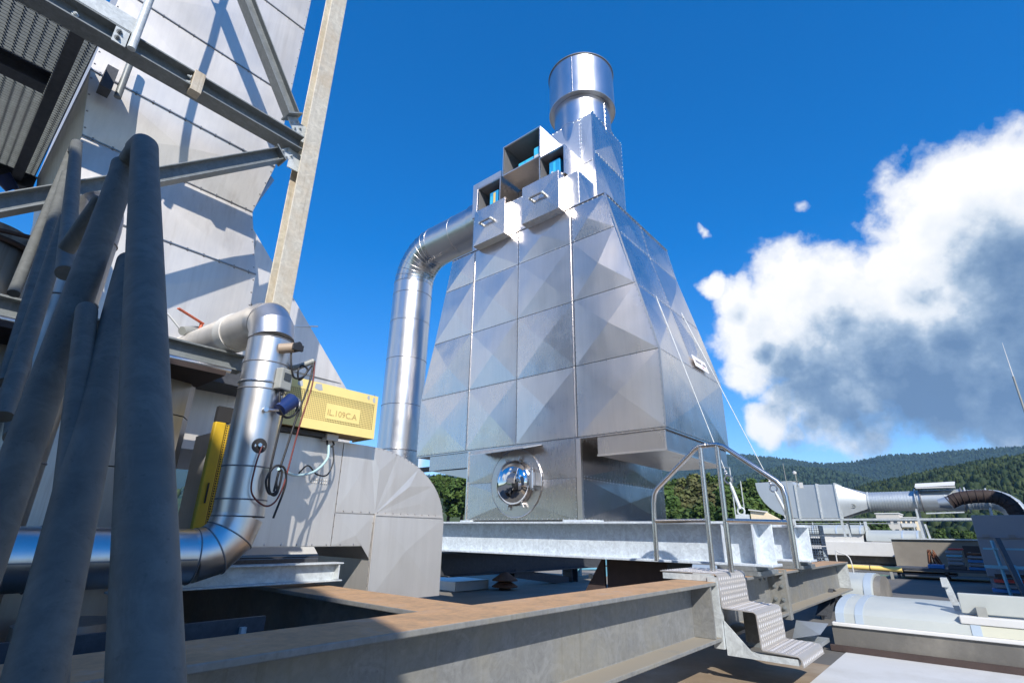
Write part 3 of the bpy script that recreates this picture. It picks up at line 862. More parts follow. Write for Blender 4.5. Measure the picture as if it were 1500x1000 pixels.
# corner trims
obj('corner_trim', MB().bar((XF-.004, yr[0]-.004, 1.02), (XF-.004, yr[1]-.004, 1.85), .02, .02), 'bright_steel', st)
obj('corner_trim', MB().bar((XF-.004, yr[1]-.004, 1.85), (XF-.004, yr[4]-.004, 4.045), .02, .02), 'bright_steel', st)
core = MB()
for r_ in range(4):
    e = .03
    a = [(XF+e, yr[r_]+e, rows[r_]), (XB-e, yr[r_]+e, rows[r_]), (XB-e, yl[r_]-e, rows[r_]), (XF+e, yl[r_]-e, rows[r_]),
         (XF+e, yr[r_+1]+e, rows[r_+1]), (XB-e, yr[r_+1]+e, rows[r_+1]), (XB-e, yl[r_+1]-e, rows[r_+1]), (XF+e, yl[r_+1]-e, rows[r_+1])]
    core.add(a, [(0, 3, 2, 1), (4, 5, 6, 7), (0, 1, 5, 4), (1, 2, 6, 5), (2, 3, 7, 6), (3, 0, 4, 7)])
obj('core', core, 'black_matt', st)
obj('soffit', MB().box(XF+.002, XB-.002, yr[0]+.003, yl[0]-.003, 1.0, 1.018), 'stack_steel_dull', st)
obj('ledge', MB().box(XF-.012, XB, yr[4]-.01, yl[4]+.01, 4.047, 4.06), 'stack_steel', st)
# base
BY0, BY1, BX1 = 3.13, 4.87, 6.92
zb = [.145, .585, 1.005]
for r_ in range(2):
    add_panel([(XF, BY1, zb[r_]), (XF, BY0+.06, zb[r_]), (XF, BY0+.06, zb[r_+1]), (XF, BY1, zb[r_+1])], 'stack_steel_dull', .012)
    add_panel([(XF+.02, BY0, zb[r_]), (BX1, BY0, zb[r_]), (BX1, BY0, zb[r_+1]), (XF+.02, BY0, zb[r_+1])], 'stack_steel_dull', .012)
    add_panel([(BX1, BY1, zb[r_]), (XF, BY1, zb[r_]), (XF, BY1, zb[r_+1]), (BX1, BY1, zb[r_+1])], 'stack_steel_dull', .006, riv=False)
obj('core', MB().box(XF+.03, BX1-.03, BY0+.03, BY1-.03, .14, 1.0), 'black_matt', st)
obj('corner_trim', MB().box(XF-.012, XF+.02, BY0-.008, BY0+.052, .15, 1.0), 'stack_steel', st)
obj('corner_trim', MB().box(XF-.01, XF+.015, BY1-.01, BY1+.012, .15, 1.0), 'stack_steel', st)
obj('foot_plate', MB().box(XF-.05, XF+.12, BY1-.12, BY1+.05, .130, .146), 'galv_new', st)
obj('foot_plate', MB().box(XF-.05, XF+.16, BY0-.16, BY0+.22, .130, .146), 'galv_new', st)
# side skirts below the overhang
def skirt(y0, y1, inner):
    m = MB().box(XF+.02, XB-.05, y0, y1, .80, .998)
    return obj('skirt', m, 'stack_steel_dull', st)
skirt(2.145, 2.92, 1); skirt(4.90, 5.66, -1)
obj('skirt_lip', MB().bar((XF+.012, 2.137, .80), (XF+.012, 2.92, .80), .02, .02).bar((XF+.012, 2.137, .80), (XB-.06, 2.137, .80), .02, .02).bar((XF+.012, 2.137, .80), (XF+.012, 2.137, .99), .016, .016), 'stack_steel', st)
obj('hopper', MB().add([(XF+.05, 4.92, .79), (XB-.1, 4.92, .79), (XB-.1, 5.6, .79), (XF+.05, 5.6, .79), (XF+.05, 4.92, .66), (XB-.1, 4.92, .66)],
    [(4, 5, 2, 3), (0, 4, 3), (1, 2, 5), (0, 1, 5, 4)]), 'stack_steel_dull', st)
# manhole
mc = Vector((XF-.012, 4.045, .565))
mh = obj('manhole', MB().lathe(mc, (-1, 0, 0), [(.385, 0.0), (.385, .006), (.30, .008), (.265, .008), (.262, .03), (.25, .034)], 48), 'stack_steel_dull', st, smooth=40)
obj('manhole_rim', MB().ring(mc+Vector((-.002, 0, 0)), (1, 0, 0), .39, .006, 48, 6), 'bright_steel', mh)
dm = [(.252, .02), (.258, .05), (.245, .085), (.20, .125), (.13, .155), (.06, .17), (.001, .174)]
obj('glass_dome', MB().lathe(mc, (-1, 0, 0), dm, 48), 'polished_steel', mh, smooth=60)
for k in range(8):
    a = k*math.pi/4+.3; p = mc+Vector((-.03, math.cos(a)*.275, math.sin(a)*.275))
    m = MB(); m.cyl(p+Vector((.03, 0, 0)), p-Vector((.02, 0, 0)), .012, n=8); m.bar(p-Vector((.01, math.cos(a)*.03, math.sin(a)*.03)), p+Vector((-.01, math.cos(a)*.045, math.sin(a)*.045)), .02, .012, (1, 0, 0))
    obj('clamp', m, 'bright_steel', mh)
m = MB().box(mc.x-.09, mc.x, mc.y-.37, mc.y-.27, mc.z-.05, mc.z+.09).cyl((mc.x-.10, mc.y-.32, mc.z-.08), (mc.x-.10, mc.y-.32, mc.z+.12), .02, n=12)
obj('hinge', m, 'bright_steel', mh)
obj('rain_hood', MB().add([(XF-.015, 4.62, .985), (XF-.015, 3.66, .985), (XF-.25, 3.74, .925), (XF-.25, 4.62, .905), (XF-.015, 4.62, .975), (XF-.015, 3.66, .975), (XF-.25, 3.74, .915), (XF-.25, 4.62, .895)],
    [(0, 1, 2, 3), (7, 6, 5, 4), (0, 3, 7, 4), (3, 2, 6, 7), (2, 1, 5, 6)]), 'stack_steel', st)
# small notice on the right flank
p0, p1 = (yr[1], rows[1]), (yr[2], rows[2])
def flank(x, z, off=.03):
    y = p0[0]+(p1[0]-p0[0])*(z-p0[1])/(p1[1]-p0[1])
    return Vector((x, y-off, z))
q = [flank(5.80, 1.89, .030), flank(6.22, 1.89, .030), flank(6.22, 2.04, .030), flank(5.80, 2.04, .030)]
nr = (q[1]-q[0]).cross(q[3]-q[0]).normalized()
sg = obj('notice_plate', MB().extrude(q, nr*.004), 'sign_white', st)
qe = (q[1]-q[0]).normalized(); qu = (q[3]-q[0]).normalized(); qc = (q[0]+q[2])/2+nr*.0055
mk = MB()
for kk in range(9):
    if kk != 5: mk.bar(qc+qe*(-.15+.036*kk)+qu*.008, qc+qe*(-.128+.036*kk)+qu*.008, .028, .002, nr)
obj('print_line', mk, 'sign_ink', sg, kind='stuff')
obj('print_mark', MB().bar(qc+qe*.02-qu*.042, qc+qe*.05-qu*.042, .02, .002, nr), 'sign_red', sg)

# ---- tower block above the ledge ----
XT, XTB, TY0, TY1, TZ = 5.283, 6.155, 3.014, 3.86, 5.93
ZL = 4.062
for (z0, z1) in ((ZL, 5.06), (5.06, TZ)):
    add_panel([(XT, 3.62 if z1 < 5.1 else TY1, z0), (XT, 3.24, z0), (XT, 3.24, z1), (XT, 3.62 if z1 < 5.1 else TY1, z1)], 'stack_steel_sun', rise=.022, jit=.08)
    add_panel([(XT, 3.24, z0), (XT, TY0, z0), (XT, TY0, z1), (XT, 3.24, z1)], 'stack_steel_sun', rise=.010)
for (z0, z1) in ((ZL, 5.2), (5.2, TZ)):
    add_panel([(XT, TY0, z0), (XTB, TY0, z0), (XTB, TY0, z1), (XT, TY0, z1)], rise=.030)
    add_panel([(XTB, TY0, z0), (XTB, TY1, z0), (XTB, TY1, z1), (XTB, TY0, z1)], riv=False)
    add_panel([(XTB, TY1, z0), (XT, TY1, z0), (XT, TY1, z1), (XTB, TY1, z1)], riv=False)
obj('core', MB().box(XT+.03, XTB-.03, TY0+.03, TY1-.03, ZL, TZ-.02), 'black_matt', st)
obj('corner_trim', MB().box(XT-.008, XT+.02, TY0-.008, TY0+.02, ZL, TZ), 'stack_steel', st)
# tower top: four corner plates round the chimney opening
cxy = Vector((5.72, 3.46, 0))
m = MB(); n = 48; o_ = 0
ring_in = []; ring_out = []
for i in range(n):
    a = 2*math.pi*i/n; d = Vector((math.cos(a), math.sin(a), 0))
    ring_in.append(cxy+d*.47+Vector((0, 0, TZ)))
    s = 9
    if d.x > 1e-6: s = min(s, (XTB-cxy.x)/d.x)
    if d.x < -1e-6: s = min(s, (XT-cxy.x)/d.x)
    if d.y > 1e-6: s = min(s, (TY1-cxy.y)/d.y)
    if d.y < -1e-6: s = min(s, (TY0-cxy.y)/d.y)
    s = max(s, .475)
    ring_out.append(cxy+d*s+Vector((0, 0, TZ)))
m.add(ring_in+ring_out, [(i, n+i, n+(i+1) % n, (i+1) % n) for i in range(n)])
obj('top_plate', m, 'stack_steel', st)
# corner plates run out to the true corners
for (x, y) in ((XT, TY0), (XTB, TY0), (XT, TY1), (XTB, TY1)):
    dx = .3 if x < 5.7 else -.3; dy = .3 if y < 3.4 else -.3
    obj('corner_plate', MB().add([(x, y, TZ-.003), (x+dx, y, TZ-.003), (x, y+dy, TZ-.003)], [(0, 1, 2)] if dx*dy > 0 else [(0, 2, 1)]), 'stack_steel', st)
# ---- drawers and open compartments ----
# column box at the right of the drawers
def openbox(x0, x1, y0, y1, z0, z1, th=.018, mat='stack_steel', name='compartment', inner='duct_inner'):
    """box open towards -X"""
    m = MB()
    m.box(x0, x1, y0, y0+th, z0, z1); m.box(x0, x1, y1-th, y1, z0, z1)
    m.box(x0, x1, y0+th, y1-th, z0, z0+th); m.box(x0, x1, y0+th, y1-th, z1-th, z1)
    o = obj(name, m, mat, st)
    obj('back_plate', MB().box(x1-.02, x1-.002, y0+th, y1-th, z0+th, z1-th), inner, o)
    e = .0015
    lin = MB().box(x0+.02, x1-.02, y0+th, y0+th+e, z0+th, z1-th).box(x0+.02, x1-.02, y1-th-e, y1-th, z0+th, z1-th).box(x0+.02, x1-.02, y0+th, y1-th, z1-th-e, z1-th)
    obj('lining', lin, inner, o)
    return o
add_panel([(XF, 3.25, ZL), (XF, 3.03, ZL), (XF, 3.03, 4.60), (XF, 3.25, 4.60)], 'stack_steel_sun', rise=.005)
add_panel([(XF, 3.03, ZL), (XT-.01, 3.03, ZL), (XT-.01, 3.03, 4.60), (XF, 3.03, 4.60)], rise=.008)
add_panel([(XF, 3.03, 4.60), (XT-.01, 3.03, 4.60), (XT-.01, 3.25, 4.60), (XF, 3.25, 4.60)], rise=.004)
obj('core', MB().box(XF+.02, XT-.02, 3.05, 4.96, ZL, 4.58), 'black_matt', st)
add_panel([(XF, 4.20, ZL), (XF, 3.895, ZL), (XF, 3.895, 4.63), (XF, 4.20, 4.63)], rise=.004)
add_panel([(XF, 4.99, ZL), (XF, 4.84, ZL), (XF, 4.84, 4.63), (XF, 4.99, 4.63)], rise=.004)
for (y0, y1) in ((3.252, 3.885), (4.205, 4.83)):
    dr = obj('drawer', MB().box(4.705, XF-.005, y0, y1, 4.015, 4.625), 'stack_steel', st, bev=.003)
    m, n_ = panel_mesh([(4.703, y1, 4.015), (4.703, y0, 4.015), (4.703, y0, 4.625), (4.703, y1, 4.625)], .012, thick=.004)
    obj('front_panel', m, 'stack_steel', dr)
    yc = (y0+y1)/2+.02
    hm = MB().box(4.625, 4.645, yc-.098, yc+.098, 4.314, 4.336)
    hd = obj('handle', hm, 'duct_inner', dr)
    hm = MB().box(4.625, 4.69, yc-.122, yc-.098, 4.31, 4.34); hm.box(4.625, 4.69, yc+.098, yc+.122, 4.31, 4.34)
    obj('handle_end', hm, 'galv_light', dr)
openbox(4.815, 5.28, 3.22, 3.665, 4.63, 5.115)
openbox(4.812, 5.70, 3.64, 4.37, 5.135, 5.69)
lc = openbox(4.818, 5.70, 4.41, 4.90, 4.64, 5.16)
obj('frame', MB().box(4.815, 5.70, 4.902, 5.0, 4.64, 5.27).box(4.815, 5.70, 4.405, 4.90, 5.162, 5.27), 'stack_steel', st)
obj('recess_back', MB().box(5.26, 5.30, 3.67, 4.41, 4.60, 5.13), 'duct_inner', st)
obj('recess_floor', MB().box(4.86, 5.27, 3.67, 4.405, 4.60, 4.63), 'stack_steel_dull', st)
obj('block_side', MB().box(XF+.01, 6.1, 4.93, 4.995, ZL, 4.635).box(5.71, 6.1, 3.87, 4.995, 4.64, 5.25), 'stack_steel', st)
# ---- chimney ----
ch = obj('chimney', MB().lathe(cxy, (0, 0, 1), [(.452, 5.5), (.452, 6.47)], 72), 'bright_steel', st, smooth=50)
obj('chimney_shroud', MB().lathe(cxy, (0, 0, 1), [(.455, 6.452), (.53, 6.45), (.53, 7.215), (.518, 7.215), (.518, 6.47)], 72), 'bright_steel', ch, smooth=40)
obj('rim', MB().ring(cxy+Vector((0, 0, 7.215)), (0, 0, 1), .535, .012, 72, 8), 'duct_inner', ch, smooth=50)
obj('rim', MB().ring(cxy+Vector((0, 0, 6.45)), (0, 0, 1), .531, .008, 72, 8), 'bright_steel', ch, smooth=50)
sm = MB()
for a, r0, z0, z1 in ((R(196), .532, 6.46, 7.2), (R(262), .454, 5.6, 6.44)):
    d = Vector((math.cos(a), math.sin(a), 0)); p = cxy+d*r0
    sm.bar(p+Vector((0, 0, z0)), p+Vector((0, 0, z1)), .02, .006, d)
    for k in range(10): rivets(rv, p+d*.004+Vector((0, 0, z0+(z1-z0)*k/10)), p+d*.004+Vector((0, 0, z0+(z1-z0)*(k+.5)/10)), d, .2, .007)
obj('seam', sm, 'stack_steel_dull', ch)
obj('inner_flue', MB().lathe(cxy, (0, 0, 1), [(.40, 6.4), (.40, 7.1), (.001, 7.1)], 36), 'duct_inner', ch, smooth=50)
obj('rivets', rv, 'bright_steel', st, kind='stuff')

# packages lying in the compartments
def package(x0, x1, y0, y1, z0, z1, label, mat, stripes):
    t = thing('package', ((x0+x1)/2, (y0+y1)/2, z0), label, 'package')
    obj('wrapping', MB().box(x0, x1, y0, y1, z0, z1), mat, t, bev=.012)
    for (a0, a1, b0, b1, mt) in stripes:
        obj('print', MB().box(x0-.0015, x0-.0005, y0+(y1-y0)*a0, y0+(y1-y0)*a1, z0+(z1-z0)*b0, z0+(z1-z0)*b1), mt, t)
bars = [(.12+.15*i, .2+.15*i, .3, .5+.1*(i % 2), 'white') for i in range(5)]
package(4.90, 5.1, 3.80, 4.13, 5.155, 5.30, 'low bright blue package lying left in the largest open compartment', 'pack_cyan', bars+[(.55, .62, .1, .95, 'pack_blue')])
package(4.86, 5.05, 3.665, 3.80, 5.155, 5.385, 'taller blue and white package in the largest compartment, behind its side wall', 'pack_cyan', [(.1, .9, .08, .38, 'white'), (.1, .4, .6, .95, 'pack_blue')])
package(4.90, 5.10, 3.36, 3.55, 4.65, 5.02, 'blue upright package in the right hand compartment above a drawer', 'pack_blue', [(.4, .6, .15, .9, 'pack_cyan'), (.1, .35, .1, .4, 'white'), (.6, .8, .1, .5, 'white')])
package(4.90, 5.10, 4.53, 4.71, 4.66, 5.03, 'blue package with a yellow stripe in the left hand compartment', 'pack_blue', [(.3, .55, .35, .92, 'pipe_yellow'), (.1, .9, .05, .25, 'white'), (.65, .9, .3, .8, 'pack_cyan')])

# ---- guy wires ----
def guy(top, bot, flank_n, label, fork):
    top = Vector(top); bot = Vector(bot)
    t = thing('guy_wire', tuple(bot), label, 'guy wire')
    d = (top-bot).normalized()
    tb = bot+d*.42
    obj('rod', MB().tube([top, top.lerp(tb, .12)], .008, 8), 'bright_steel', t, smooth=50)
    obj('wire', MB().tube([top, tb], .0042, 8), 'galv_light', t, smooth=50)
    m = MB().tube([bot+d*.05, bot+d*.26], .016, 10)
    m.tube([bot+d*.26, bot+d*.30], .009, 8)
    obj('turnbuckle', m, 'galv_light', t, smooth=50)
    obj('shackle', MB().ring(bot+d*.33, Vector((1, .2, 0)), .035, .008, 16, 6), 'bright_steel', t, smooth=60)
    obj('shackle', MB().ring(bot+d*.40, Vector((0, 1, 0)), .025, .006, 14, 6), 'bright_steel', t, smooth=60)
    obj('anchor_eye', MB().box(bot.x-.03, bot.x+.03, bot.y-.05, bot.y+.05, bot.z-.06, bot.z+.0).ring(bot+d*.03, (1, 0, 0), .03, .008, 14, 6), 'galv_light', t)
guy((5.55, 2.58, 3.48), (4.95, 1.53, .189), None, 'nearer stay cable, left of the two on the right flank of the stack', 0)
guy((6.2, 2.585, 3.457), (6.2, 1.45, .189), None, 'farther stay cable running down past the handrail to the beam end', 0)

# ================================================================== VERTICAL VENT PIPE LEFT OF THE STACK
t = thing('vent_pipe', (5.25, 6.9, .85), 'tall shiny vent pipe rising and bending into the left side of the stack', 'pipe')
PR = .345; pc = Vector((5.25, 6.90, 0))
bend = arc((5.25, 6.90-.62, 4.83-.62), .62, 0, math.pi/2, 8, (0, 1, 0), (0, 0, 1))
path = [(5.25, 6.9, .86)]+[tuple(p) for p in bend]+[(5.25, 5.0, 4.83)]
obj('pipe_section', MB().tube([(5.25, 6.9, 1.22), (5.25, 6.9, 4.21)], PR, 48), 'bright_steel', t, smooth=50)
obj('pipe_section', MB().tube([(5.25, 6.9, .86), (5.25, 6.9, 1.22)], PR*.97, 48), 'bright_steel', t, smooth=50)
obj('elbow', MB().tube(bend, PR*1.004, 48), 'bright_steel', t, smooth=12)
obj('pipe_section', MB().tube([(5.25, 6.28, 4.83), (5.25, 5.0, 4.83)], PR, 48), 'bright_steel', t, smooth=50)
obj('flange', MB().tube([(5.25, 5.24, 4.83), (5.25, 4.99, 4.83)], PR*1.06, 48), 'bright_steel', t, smooth=50)
for z in (1.22, 1.95, 2.75, 3.45, 3.98):
    obj('seam_ring', MB().ring((5.25, 6.9, z), (0, 0, 1), PR*1.0, .006, 48, 6), 'stack_steel_dull', t, smooth=60)
for i, p in enumerate(bend):
    d = Vector((0, -math.sin(i*math.pi/16), math.cos(i*math.pi/16)))
    obj('seam_ring', MB().ring(p, d, PR*1.0, .007, 48, 6), 'stack_steel_dull', t, smooth=60)
obj('seam_ring', MB().ring((5.25, 5.7, 4.83), (0, 1, 0), PR, .006, 48, 6), 'stack_steel_dull', t, smooth=60)
obj('base_flange', MB().tube([(5.25, 6.9, .84), (5.25, 6.9, .875)], PR*1.02, 48), 'stack_steel_dull', t, smooth=50)
obj('bracket', MB().box(5.2, 5.3, 5.95, 6.6, .86, .92).box(5.0, 5.1, 6.62, 6.72, .2, .87), 'dark_beam', t)
obj('drain', MB().cyl((4.98, 6.62, .80), (4.93, 6.58, .90), .06, n=14), 'box_grey', t)

# ================================================================== STAIR
t = thing('step_stair', (4.2, 1.3, -.70), 'small chequer plate step stair bolted over the long beam', 'steps')
X0, X1 = 3.92, 4.50
prof = [(1.86, -.246), (1.452, -.246), (1.440, -.258), (1.432, -.446), (1.424, -.458), (1.226, -.464), (1.214, -.474), (1.208, -.668), (1.200, -.680), (.994, -.688), (.982, -.700), (.976, -.740)]
th = .006
def offs(pr, th):
    out = []
    for i, (y, z) in enumerate(pr):
        a = pr[max(0, i-1)]; b = pr[min(len(pr)-1, i+1)]
        dy, dz = b[0]-a[0], b[1]-a[1]; L = math.hypot(dy, dz)
        out.append((y+dz/L*th*-1*-1, z-dy/L*th*-1*-1))
    return out
# normal on the outside (up / towards -Y): rotate the tangent
outp = []
for i, (y, z) in enumerate(prof):
    a = prof[max(0, i-1)]; b = prof[min(len(prof)-1, i+1)]
    dy, dz = b[0]-a[0], b[1]-a[1]; L = math.hypot(dy, dz)
    outp.append((y+dz/L*th, z-dy/L*th))
m = MB(); k = len(prof)
vs = [(X0, y, z) for y, z in prof]+[(X1, y, z) for y, z in prof]+[(X0, y, z) for y, z in outp]+[(X1, y, z) for y, z in outp]
fs = []
for i in range(k-1):
    fs.append((2*k+i, 3*k+i, 3*k+i+1, 2*k+i+1)); fs.append((i, i+1, k+i+1, k+i))
    fs.append((i, 2*k+i, 2*k+i+1, i+1)); fs.append((k+i, k+i+1, 3*k+i+1, 3*k+i))
fs += [(0, k, 3*k, 2*k), (k-1, 2*k+k-1, 3*k+k-1, 2*k-1)]
m.add(vs, fs)
tr = obj('tread_sheet', m, 'tread', t, smooth=45)
tears = MB()
# walk along the outer profile and set raised tears in alternating rows
segs = []; acc = 0
for i in range(k-1):
    a = Vector((0, outp[i][0], outp[i][1])); b = Vector((0, outp[i+1][0], outp[i+1][1])); segs.append((a, b))
for a, b in segs:
    L = (b-a).length
    if L < .03: continue
    d = (b-a)/L; nrm = Vector((0, d.z, -d.y))
    rows_n = int(L/.027)
    for q in range(rows_n):
        c = a+d*((q+.5)*L/rows_n)
        ncol = 13
        for j in range(ncol):
            x = X0+.012+(X1-X0-.024)*(j+.5+(.25 if q % 2 else -.25))/ncol
            if x < X0+.012 or x > X1-.012: continue
            p = Vector((x, c.y, c.z)); al = (d*.9+Vector((1, 0, 0))*(.45 if q % 2 else -.45)).normalized(); ac = nrm.cross(al)
            tears.add([p-al*.0145, p+ac*.0048, p+al*.0145, p-ac*.0048, p+nrm*.0042-al*.004, p+nrm*.0042+al*.004], [(0, 3, 4), (0, 4, 1), (3, 2, 5), (2, 1, 5), (3, 5, 4), (1, 4, 5)] if True else [])
obj('tears', tears, 'tear', tr, kind='stuff')
m = MB().box(X0-.004, X0+.05, 1.84, 1.445, -.29, -.253) if False else MB().bar((X0+.01, 1.84, -.272), (X0+.01, 1.46, -.272), .02, .04)
obj('support_angle', m, 'galv_light', t)
obj('support_angle', MB().box(3.908, 3.918, 1.437, 1.505, -.70, -.262).box(3.918, 3.96, 1.437, 1.444, -.70, -.30), 'galv_light', t)
obj('support_angle', MB().box(4.46, 4.50, 1.437, 1.445, -.70, -.30), 'galv_light', t)
obj('gusset', MB().extrude([(3.93, 1.432, -.70), (3.93, 1.432, -.53), (3.93, 1.27, -.70)], (.012, 0, 0)), 'galv_light', t)
obj('base_angle', MB().box(3.93, 3.99, 1.00, 1.43, -.735, -.70), 'galv_light', t)
obj('hanger', MB().extrude([(4.30, 1.30, -.47), (4.30, 1.22, -.47), (4.30, 1.22, -.60), (4.30, 1.34, -.70), (4.30, 1.42, -.70), (4.30, 1.42, -.47)], (.01, 0, 0)), 'galv_frame', t)

t = thing('handrail', (4.15, 1.5, -.24), 'polished steel stair handrail with two tall posts at the stair top', 'handrail')
XR = 4.15; k = XR/18.4
def yz(y, z): return (XR, y*k, z*k)
rr = .0195
loop = [yz(8.82, -.83), yz(8.80, .6), yz(8.77, 1.15), yz(8.72, 1.42), yz(8.60, 1.62), yz(7.3, 2.70), yz(7.02, 2.94), yz(6.80, 3.02), yz(6.45, 3.03), yz(6.25, 3.02), yz(6.02, 2.94), yz(5.75, 2.72), yz(4.50, 1.70), yz(4.36, 1.50), yz(4.31, 1.22), yz(4.31, .6), yz(4.32, -.85)]
obj('top_rail', MB().tube(loop, rr, 16), 'rail_steel', t, smooth=60)
obj('post', MB().tube([yz(6.865, -1.06), yz(6.83, 2.98)], rr, 16), 'rail_steel', t, smooth=60)
obj('post', MB().tube([yz(6.265, -1.06), yz(6.24, 2.98)], rr, 16), 'rail_steel', t, smooth=60)
obj('mid_rail', MB().tube([yz(8.79, .5), yz(6.85, .515)], rr*.86, 14), 'rail_steel', t, smooth=60)
obj('mid_rail', MB().tube([yz(6.25, .515), yz(4.31, .46)], rr*.86, 14), 'rail_steel', t, smooth=60)
obj('joint_ring', MB().ring(yz(6.62, 3.03), (0, 1, 0), rr*1.02, .002, 20, 6), 'stack_steel_dull', t)

# ================================================================== LEFT CLAD TOWER
tw = thing('clad_tower', (.9, 4.8, 1.25), 'huge weathered aluminium clad duct tower behind the steel frame on the left', 'duct tower')
def X_at(px, y): return px*y/4.4
lv = [ # z, x-left, x-right, y-front
    (1.20, .30, 1.535, 4.10), (1.98, .24, 1.50, 4.10), (2.58, .21, 1.405, 4.20), (3.05, .12, 1.47, 4.10), (3.86, .12, 1.47, 4.10), (4.75, .12, 1.47, 4.10), (6.6, .12, 1.47, 4.10)]
rv2 = MB()
YBK = 6.0
for i in range(len(lv)-1):
    z0, a0, b0, f0 = lv[i]; z1, a1, b1, f1 = lv[i+1]
    q = [(a0, f0, z0), (b0, f0, z0), (b1, f1, z1), (a1, f1, z1)]
    m, n = panel_mesh(q, .014, .002, .012, .1); obj('front_panel', m, 'tower_steel', tw)
    qq = [Vector(p) for p in q]; c = sum(qq, Vector())/4
    for e in range(4):
        a, b = qq[e], qq[(e+1) % 4]; d = (c-(a+b)/2).normalized()*.012; rivets(rv2, a+d, b+d, n, .11, .008)
    q = [(a0, YBK, z0), (a0, f0, z0), (a1, f1, z1), (a1, YBK, z1)]
    m, n = panel_mesh(q, .006, .002); obj('side_panel', m, 'tower_steel', tw)
    q = [(b0, f0, z0), (b0, YBK, z0), (b1, YBK, z1), (b1, f1, z1)]
    m, n = panel_mesh(q, .006, .002); obj('side_panel', m, 'tower_steel', tw)
    obj('seam', MB().bar((a1, f1-.004, z1), (b1, f1-.004, z1), .008, .010), 'vessel_steel', tw)
obj('rivets', rv2, 'vessel_steel', tw, kind='stuff')
# hopper flank below the platform at the left, and the overhanging eave on the right
obj('eave', MB().add([(1.474, 4.15, 2.98), (1.56, 4.3, 3.06), (1.56, 5.2, 3.06), (1.474, 5.2, 2.98), (1.41, 4.25, 2.60), (1.41, 5.2, 2.60)], [(0, 1, 2, 3), (0, 4, 1), (4, 5, 2, 1)]), 'vessel_steel', tw)
hd = obj('hood', MB().extrude([(1.46, 4.33, 2.53), (2.59, 4.33, 1.305), (2.72, 4.33, 1.16), (2.72, 4.33, .55), (1.3, 4.33, .55), (1.3, 4.33, 2.3)][::-1], (0, 1.6, 0)), 'tower_steel', tw)
obj('hood_seam', MB().bar((1.62, 4.318, 1.62), (2.22, 4.318, 1.80), .012, .012), 'stack_steel_dull', tw)
obj('hood_panel', MB().add([(1.53, 4.322, 2.42), (2.55, 4.322, 1.32), (2.0, 4.310, 1.32), (1.52, 4.314, 1.9)], [(0, 3, 2, 1)]), 'tower_steel', tw)
# vessel below the tower
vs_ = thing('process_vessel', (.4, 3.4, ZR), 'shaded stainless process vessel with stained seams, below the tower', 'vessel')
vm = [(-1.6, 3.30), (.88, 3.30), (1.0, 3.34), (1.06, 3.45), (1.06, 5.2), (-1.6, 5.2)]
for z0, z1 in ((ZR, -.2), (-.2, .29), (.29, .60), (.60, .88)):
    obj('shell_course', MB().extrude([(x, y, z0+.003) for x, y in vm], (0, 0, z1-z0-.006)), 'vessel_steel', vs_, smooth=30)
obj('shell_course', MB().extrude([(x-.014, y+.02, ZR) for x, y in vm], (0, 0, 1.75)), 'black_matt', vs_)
mh = obj('manhole', MB().lathe((.42, 3.30, .20), (0, -1, 0), [(.20, .0), (.20, .24), (.21, .24), (.21, .27), (.001, .27)], 36), 'vessel_steel', vs_, smooth=40)
obj('gasket', MB().ring((.42, 3.29, .20), (0, 1, 0), .215, .02, 36, 8), 'white', mh)
obj('lever', MB().tube([(.95, 3.28, .45), (.97, 3.24, .3), (.90, 3.25, .1)], .008, 8), 'galv_light', vs_)
# floor frame between vessel and tower
fr = thing('support_frame', (.5, 3.2, .87), 'dark steel shelf frame under the clad tower', 'steel frame')
obj('beam_section', ibeam(-1.6, 1.2, 'x', 3.20, .985, .10, .10, .01, .008), 'galv_frame', fr)
obj('deck', MB().box(-1.6, 1.7, 3.98, 5.6, 1.0, 1.19).box(-1.6, 1.2, 3.26, 3.975, .93, .96), 'dark_beam', fr)
obj('pipe_edge', MB().tube([(-1.6, 3.13, .865), (1.12, 3.13, .865)], .016, 10), 'bright_steel', fr, smooth=60)
obj('soffit', MB().box(-1.6, 1.05, 2.99, 3.4, .795, .82), 'rust_dark', fr)
# round pipe behind the rails at the left
t = thing('standpipe', (.36, 3.1, ZR), 'grey vertical standpipe with ring seams behind the foreground rails', 'pipe')
sp = [(.33, 3.05, ZR), (.33, 3.05, 1.35)]+[tuple(p) for p in arc((.33, 3.30, 1.35), .25, math.pi, math.pi/2, 6, (0, 1, 0), (0, 0, 1))]+[(.33, 4.05, 1.60)]
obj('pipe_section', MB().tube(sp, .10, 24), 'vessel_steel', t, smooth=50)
for z in (-.1, .25, .62, 1.0, 1.33):
    obj('seam_ring', MB().ring((.33, 3.05, z), (0, 0, 1), .101, .004, 28, 6), 'duct_inner', t)
t = thing('round_vessel', (-.25, 4.2, 1.6), 'brown round tank end with a clamp behind the rails at far left', 'tank')
obj('shell', MB().lathe((-.02, 5.35, 1.72), (0, 0, 1), [(.01, -.42), (.16, -.40), (.25, -.3), (.28, -.1), (.28, .32), (.24, .42), (.01, .46)], 32), 'vessel_steel', t, smooth=50)
obj('clamp', MB().ring((-.02, 5.35, 2.0), (0, 0, 1), .30, .02, 28, 6).bar((-.3, 5.1, 2.03), (.2, 5.0, 2.05), .04, .02), 'rust_dark', t)

# ================================================================== CURVED DUCT
t = thing('curved_duct', (2.0, 3.1, -.4), 'pale sheet metal duct curving down at the centre, left of the stack', 'duct')
YD0, YD1 = 3.0, 3.62
top = .540
ell = [(2.06+.69*math.sin(a), top-.46+.46*math.cos(a)) for a in [i*math.pi/2/14 for i in range(15)]]
outer = [(1.18, top)]+ell+[(2.76, -.42)]
inner = [(2.14, -.42), (2.14, -.17), (2.08, -.092), (1.18, -.092)]
